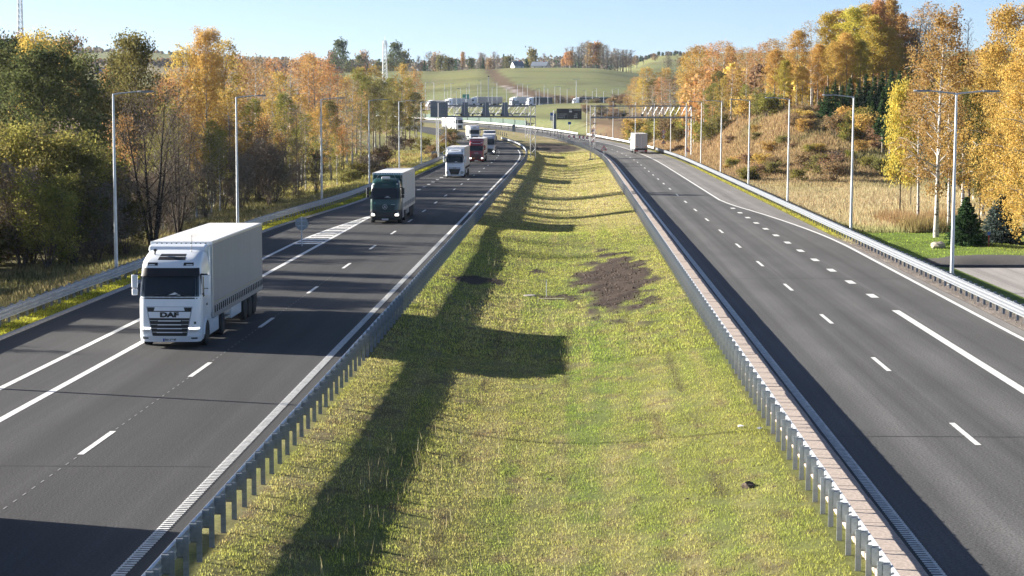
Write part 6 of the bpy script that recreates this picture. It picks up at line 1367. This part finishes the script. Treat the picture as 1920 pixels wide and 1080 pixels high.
for u, y, hgt, kk in ((1600, 283, 3.4, 2), (1585, 286, 3.0, 4), (1612, 280, 3.2, 4), (1628, 282, 2.8, 4), (1562, 284, 2.6, 1), (1644, 276, 2.6, 1), (1590, 280, 2.2, 2), (1434, 318, 3.4, 0), (1440, 316, 3.0, 2), (1418, 330, 3.0, 0), (1395, 345, 3.4, 4), (1330, 372, 3.0, 2), (1350, 366, 3.2, 0), (1312, 385, 3.4, 2)):
    x = at_u(u, y); tree('shrub', u, y, 200 - (terr(x, y) + hgt - CAM_H) * 3733 / y, {0: 'tall olive bush under the trees on the mound', 1: 'tall russet bush under the trees on the mound', 2: 'tall yellow-green bush under the trees on the mound', 4: 'tall golden bush under the trees on the mound'}[kk], 'tall bushes at the brow of the mound', kk, 1.4)
g = 'bushes behind the open gantry'
for k in range(64):
    y = random.uniform(410, 520); u = np.interp(y, [410, 520], [1245, 1130]) + random.uniform(6, 120) * (420 / y); x = at_u(u, y)
    if x - float(cx(y)) < 23: continue
    kk = random.choice((0, 2, 2, 4, 1)); hgt = random.uniform(2.2, 5.0)
    tree('shrub', u, y, 200 - (terr(x, y) + hgt - CAM_H) * 3733 / y, {0: 'olive bush on the bank behind the open gantry', 1: 'russet bush on the bank behind the open gantry', 2: 'yellow-green bush on the bank behind the open gantry', 4: 'golden bush on the bank behind the open gantry'}[kk], g, kk, 1.5)
for k in range(60):
    y = random.choice((random.uniform(600, 850), random.uniform(965, 1000))); u = random.uniform(1095, 1180) if y < 900 else random.uniform(985, 1110); x = at_u(u, y)
    if x - float(cx(y)) < 26: continue
    kk = random.choice((1, 3, 3, 0)); hgt = random.uniform(1.4, 3.2)
    tree('shrub', u, y, 200 - (terr(x, y) + hgt - CAM_H) * 3733 / y, {0: 'olive scrub bush on the bank below the field', 1: 'russet scrub bush on the bank below the field', 3: 'grey scrub bush on the bank below the field'}[kk], 'scrub on the bank below the big field', kk, 1.8)
# --- trees along the crest of the far field
g = 'bare trees of the grove on the crest of the field'
for k in range(34):
    u = 1056 + 124 * k / 33 + random.uniform(-2, 2); y = random.uniform(1325, 1385); top = np.interp(u, [1050, 1062, 1085, 1105, 1125, 1140, 1160, 1180], [108, 94, 88, 80, 84, 94, 92, 100]) + random.uniform(-3, 9)
    kd = 'far_gold' if (u < 1076 and k % 3 < 2) or (1100 < u < 1128 and k % 4 < 2) else 'far_bare'
    tree(kd, u, y, top, 'golden tree in the grove on the crest of the field' if kd == 'far_gold' else 'bare grey tree in the grove on the crest of the field', g, None, .95)
g = 'trees along the crest of the big field'
for kd, u, top, w, lb in (('far_green', 640, 84, 1.0, 'tall green poplar on the crest before the phone mast'), ('far_green', 744, 88, 1.0, 'tall green poplar on the crest beyond the phone mast'), ('far_bare', 805, 100, 1.5, 'broad bare oak on the crest of the field'), ('far_bush', 842, 114, 1.2, 'round olive bush on the crest of the field'), ('far_gold', 868, 100, .7, 'slim gold-green tree on the crest of the field'), ('far_bush', 884, 114, .9, 'gold bush beside the track on the crest'), ('far_spruce', 987, 110, 1.5, 'dark spruce between the two houses on the hill')):
    tree(kd, u, 1325, top, lb, None, 0, w)
for k in range(44):
    u = random.choice((random.uniform(600, 870), random.uniform(560, 870), random.uniform(895, 1052))); top = random.uniform(104, 122) if u < 900 else random.uniform(100, 116)
    kd = random.choice(('far_bare', 'far_bare', 'far_bush', 'far_bush', 'far_green', 'far_spruce')) if u < 880 else random.choice(('far_bare', 'far_bare', 'far_bare', 'far_bush', 'far_spruce'))
    tree(kd, u, random.uniform(1345, 1420) if u < 890 else random.uniform(1420, 1560), top, {'far_bare': 'small bare tree in the hedge line on the crest', 'far_bush': 'olive bush in the hedge line on the crest', 'far_green': 'small green tree in the hedge line on the crest', 'far_spruce': 'small spruce in the hedge line on the crest'}[kd], g, None, .9 if kd != 'far_spruce' else .7)
for k in range(16):
    u = random.uniform(1175, 1300); tree('far_bare' if k % 3 else 'far_bush', u, random.uniform(1560, 1800), random.uniform(104, 116), 'small dark tree on the far ridge beside the grove', 'trees on the far ridge beside the grove', None, 1.1)
tree('far_bare', 1250, 1400, 106, 'round bare tree standing in front of the far green slope', None, 1, 1.3)
# --- woods so far off that they read as one mass
def far_wood(name, label, n, uf, yf, tf, leafs, seed, q=34, size=2.3):
    r = np.random.default_rng(seed)
    for li, leaf in enumerate(leafs):
        Cs = []
        for k in range(n // len(leafs)):
            u = uf(r); y = yf(r); x = at_u(u, y); z = terr(x, y); H = max(3, CAM_H + (200 - tf(u, r)) * y / 3733 - z); H = min(H, 26); w = H * r.uniform(.2, .34) * (.55 if leaf == 'needle' else 1)
            d = r.normal(size=(q, 3)); d /= np.linalg.norm(d, axis=1)[:, None]; d *= r.uniform(.5, 1, q)[:, None] ** .5
            t = (d[:, 2] + 1) / 2
            taper = (1.15 - t) if leaf == 'needle' else 1.0
            Cs.append(np.stack([x + d[:, 0] * w * taper, y + d[:, 1] * w * taper, z + H * (.06 + .94 * t)], 1))
        me = leaf_mesh('forest', np.concatenate(Cs), size, LM[leaf], r, long=1.2); tag(place(me, 'forest'), label, 'wood', None, 'stuff')
far_wood('forest', 'far wooded ridge below the sky', 620, lambda r: r.uniform(-60, 660), lambda r: r.uniform(2250, 2750), lambda u, r: np.interp(u, [-60, 120, 150, 180, 205, 230, 320, 470, 660], [106, 102, 90, 88, 92, 98, 100, 106, 112]) + r.uniform(-2, 10), ('grey', 'needle', 'brown'), 5)
far_wood('forest', 'far wooded ridge beyond the field crest', 520, lambda r: r.uniform(560, 1340), lambda r: r.uniform(1900, 2400), lambda u, r: np.interp(u, [560, 700, 900, 1100, 1340], [112, 112, 108, 104, 108]) + r.uniform(-2, 10), ('grey', 'needle', 'grey'), 6)
far_wood('forest', 'pale wood between the alders and the ridge', 300, lambda r: r.uniform(100, 640), lambda r: r.uniform(1500, 1640), lambda u, r: np.interp(u, [100, 150, 215, 300, 640], [112, 126, 126, 112, 122]) + r.uniform(0, 10), ('grey', 'brown'), 8)
far_wood('forest', 'autumn wood filling the ground behind the roadside birches', 260, lambda r: r.uniform(-300, 470), lambda r: r.uniform(300, 560), lambda u, r: np.interp(u, [-300, 150, 200, 300, 640], [120, 150, 165, 150, 150]) + r.uniform(0, 20), ('brown', 'olive', 'orange'), 9, 220, .75)
far_wood('forest', 'autumn wood filling the ground behind the mound', 260, lambda r: r.uniform(1300, 2300), lambda r: r.uniform(370, 560), lambda u, r: np.interp(u, [1300, 1500, 1750, 1850, 2300], [120, 100, 110, 100, 60]) + r.uniform(0, 20), ('orange', 'gold', 'brown'), 10, 220, .75)
# ------------------------------------------------------------------ grass
def blade_mat(name):
    m, nt, p = nodes(name); nt.nodes.remove(p)
    at = N(nt, 'ShaderNodeAttribute', attribute_name='Col'); d = N(nt, 'ShaderNodeBsdfDiffuse'); t = N(nt, 'ShaderNodeBsdfTranslucent'); mx = N(nt, 'ShaderNodeMixShader'); mx.inputs[0].default_value = .4
    tc = N(nt, 'ShaderNodeTexCoord'); no = N(nt, 'ShaderNodeTexNoise', Scale=1.7, Detail=4.0); nt.links.new(tc.outputs['Object'], no.inputs['Vector'])
    mr = N(nt, 'ShaderNodeMapRange'); mr.inputs['From Min'].default_value = .3; mr.inputs['From Max'].default_value = .7; mr.inputs['To Min'].default_value = .8; mr.inputs['To Max'].default_value = 1.2; nt.links.new(no.outputs['Fac'], mr.inputs[0])
    vm = N(nt, 'ShaderNodeVectorMath', operation='SCALE'); nt.links.new(at.outputs['Color'], vm.inputs[0]); nt.links.new(mr.outputs[0], vm.inputs['Scale'])
    nt.links.new(vm.outputs[0], d.inputs[0]); nt.links.new(vm.outputs[0], t.inputs[0]); nt.links.new(d.outputs[0], mx.inputs[1]); nt.links.new(t.outputs[0], mx.inputs[2]); nt.links.new(mx.outputs[0], nt.nodes['Material Output'].inputs[0]); return m
M['blade'] = blade_mat('grass_blades')
def grass(name, label, X, Y, h, w, seed, tint=None, mixt=.0, var=.36, lean=.6, ok=None, gain=2.0):
    """one curved blade (a triangle) per point"""
    r = np.random.default_rng(seed)
    if ok is not None: X, Y = X[ok], Y[ok]
    n = len(X); Z = terrain(X, Y); s = X - cx(Y)
    Z = Z + np.where((s > -8.3) & (s < 5.9) & (Y < 420), (fbm(X / .5, Y / .7, 12, 3) - .5) * .07, 0)
    hh = h * r.uniform(.45, 1.3, n); ww = w * r.uniform(.6, 1.4, n); a = r.uniform(0, 6.283, n); b = r.uniform(0, 6.283, n); l = hh * r.uniform(.1, lean, n)
    P0 = np.stack([X - np.cos(a) * ww, Y - np.sin(a) * ww, Z - .02], 1); P1 = np.stack([X + np.cos(a) * ww, Y + np.sin(a) * ww, Z - .02], 1); P2 = np.stack([X + np.cos(b) * l, Y + np.sin(b) * l, Z + hh], 1)
    c = ground_col(X, Y) * gain * np.array([1.04, 1.03, .76])
    if tint is not None: c = c * (1 - mixt) + np.asarray(tint)[None] * mixt
    c = np.clip(c * (1 + var * r.normal(0, 1, n))[:, None], .01, .6)
    return tag(mesh_np(name, np.stack([P0, P1, P2], 1).reshape(-1, 3), np.arange(3 * n).reshape(n, 3), M['blade'], col=np.repeat(c, 3, 0)), label, 'grass', None, 'stuff')
def pts(n, x0, x1, y0, y1, r, bias=1.0): return r.uniform(x0, x1, n), y0 + (y1 - y0) * r.uniform(0, 1, n) ** bias
R_ = np.random.default_rng(99)
def on_grass(X, Y, k=.5):
    s = X - cx(Y); return (soil_mask(s, Y) < k * (.3 + R_.uniform(0, 1, len(X)))) & (fbm(X / .9, Y / 1.5, 91, 3) + R_.normal(0, .12, len(X)) > .30)
X, Y = pts(210000, -7.75, 5.85, 33, 80, R_, 1.25); grass('grass', 'mown yellow-green grass of the median', X, Y, .055, .013, 1, ok=on_grass(X, Y))
X, Y = pts(110000, -7.75, 5.85, 80, 190, R_, 1.2); grass('grass', 'mown grass farther along the median', X, Y, .08, .026, 2, ok=on_grass(X, Y))
X, Y = pts(60000, -7.7, 5.8, 190, 430, R_, 1.1); X = X + cx(Y); grass('grass', 'dry mown grass at the far end of the median', X, Y, .10, .055, 3, ok=on_grass(X, Y))
X, Y = pts(2600, -7.2, 2, 38, 150, R_); ok = (fbm(X / 3, Y / 5, 92) > .5) & (soil_mask(X, Y) < .2); grass('grass', 'single pale stalks standing above the mown median', X, Y, .42, .008, 4, (.42, .36, .22), .8, ok=ok, lean=.3)
X, Y = pts(26000, 0, 1.0, 62, 330, R_, 1.2); X = edge_left(Y) - .2 - X * 1.3; grass('grass', 'bright verge grass under the ribbed guardrail', X, Y, .10, .03, 5)
X, Y = pts(90000, 0, 1, 62, 330, R_, 1.1); X = rail_l_edge(Y) - .4 - X * (11 + 15 * smooth((Y - 190) / 60)); grass('grass', 'rough grass between the guardrail and the wood', X, Y, .42, .035, 6, (.30, .26, .15), .45)
X, Y = pts(30000, -70, -27, 230, 470, R_); grass('grass', 'rough grass of the lit meadow by the gantry', X + cx(Y), Y, .5, .07, 7, (.30, .25, .12), .3)
X, Y = pts(110000, 21.3, 62, 158, 262, R_, 1.1); grass('dry_grass', 'tall beige grass of the meadow below the mound', X, Y, .48, .032, 8, (.43, .35, .235), .65, ok=(X > 21.3) & (fbm(X / 4, Y / 9, 93) > .25))
X, Y = pts(9000, 26.5, 33.5, 158, 176, R_); grass('dry_grass', 'stand of taller russet grass in the meadow', X, Y, 1.15, .03, 9, (.26, .17, .10), .8, ok=(fbm(X / 2.5, Y / 4, 94) > .5))
X, Y = pts(120000, 20.9, 70, 246, 345, R_); grass('dry_grass', 'matted brown and straw grass on the mound', X, Y, .45, .055, 10, (.34, .275, .175), .5)
X, Y = pts(60000, 0, 1, 262, 470, R_); X = 20.9 + cx(Y) + X * 16; grass('dry_grass', 'russet grass on the roadside face of the mound', X, Y, .7, .055, 11, (.31, .22, .145), .6)
X, Y = pts(26000, 21.2, 62, 126, 164, R_, 1.0); grass('grass', 'lawn around the two spruces', X, Y, .09, .03, 12, ok=Y > 131.5)
X, Y = pts(12000, 0, 1, 140, 330, R_); X = 19.7 + X * 1.1; grass('grass', 'yellow verge grass under the bright guardrail', X, Y, .12, .03, 13)
# loose stones under the bright guardrail
n = 5200; X, Y = pts(n, 19.62, 21.3, 58, 150, R_, 1.2); r_ = R_.uniform(.015, .05, n); Z = np.where(X < EDGE_R, 0, terrain(X, Y)) + r_ * .3
D = R_.normal(size=(n, 4, 3)); D /= np.linalg.norm(D, axis=2)[:, :, None]; V = np.stack([X, Y, Z], 1)[:, None, :] + D * r_[:, None, None]
F = (np.arange(n) * 4)[:, None, None] + np.array([[0, 1, 2], [0, 2, 3], [0, 3, 1], [1, 3, 2]])[None]
tag(mesh_np('gravel', V.reshape(-1, 3), F.reshape(-1, 3), mat('grey_gravel', (.24, .21, .19), .95, 0, .45, 9)), 'loose gravel under the bright guardrail', 'gravel', None, 'stuff')

# crumbs of earth on the bare patches
n = 9000; X, Y = pts(n, -7.2, 5.2, 92, 142, R_); k_ = soil_mask(X, Y) > .45; X, Y = X[k_], Y[k_]; n = len(X); r_ = R_.uniform(.03, .11, n); Z = terrain(X, Y) + r_ * .35
D = R_.normal(size=(n, 4, 3)); D /= np.linalg.norm(D, axis=2)[:, :, None]; D[:, :, 2] *= .7; V = np.stack([X, Y, Z], 1)[:, None, :] + D * r_[:, None, None]; F = (np.arange(n) * 4)[:, None, None] + np.array([[0, 1, 2], [0, 2, 3], [0, 3, 1], [1, 3, 2]])[None]
tag(mesh_np('dirt', V.reshape(-1, 3), F.reshape(-1, 3), M['clod']), 'crumbled dark earth on the bare patches of the median', 'earth', None, 'stuff')
# ------------------------------------------------------------------ air
hz = MB().box(-4300, 4300, -90, 5900, -6.0, 135).build('haze', [])
m = bpy.data.materials.new('haze_air'); m.use_nodes = True; nt = m.node_tree; nt.nodes.clear(); o_ = nt.nodes.new('ShaderNodeOutputMaterial'); v_ = nt.nodes.new('ShaderNodeVolumePrincipled')
v_.inputs['Color'].default_value = (.70, .84, 1.0, 1); v_.inputs['Density'].default_value = .00004; v_.inputs['Anisotropy'].default_value = .2; nt.links.new(v_.outputs[0], o_.inputs['Volume']); hz.data.materials.append(m); tag(hz, kind='stuff')

# ------------------------------------------------------------------ labels: number the look-alikes of a row across the picture
ORD = ORD_ = ['', 'first', 'second', 'third', 'fourth', 'fifth', 'sixth', 'seventh', 'eighth', 'ninth', 'tenth', 'eleventh', 'twelfth', 'thirteenth', 'fourteenth', 'fifteenth', 'sixteenth', 'seventeenth', 'eighteenth', 'nineteenth', 'twentieth'] + ['%dth' % k if k % 10 not in (1, 2, 3) else '%d%s' % (k, {1: 'st', 2: 'nd', 3: 'rd'}[k % 10]) for k in range(21, 61)]
same = {}
for o in COL.objects:
    if o.parent is None and 'label' in o and o.get('kind') is None: same.setdefault(o['label'], []).append(o)
for lb, os_ in same.items():
    if 1 < len(os_) <= 60 and 'outside' not in lb:
        os_.sort(key=lambda o: o.location.x / max(o.location.y, 1))
        for k, o in enumerate(os_, 1):
            w = '%s from the left' % ORD[k] if len(os_) > 2 else ('the left one of two', 'the right one of two')[k - 1]
            if len((lb + ' ' + w).split()) <= 16: o['label'] = lb + ', ' + w
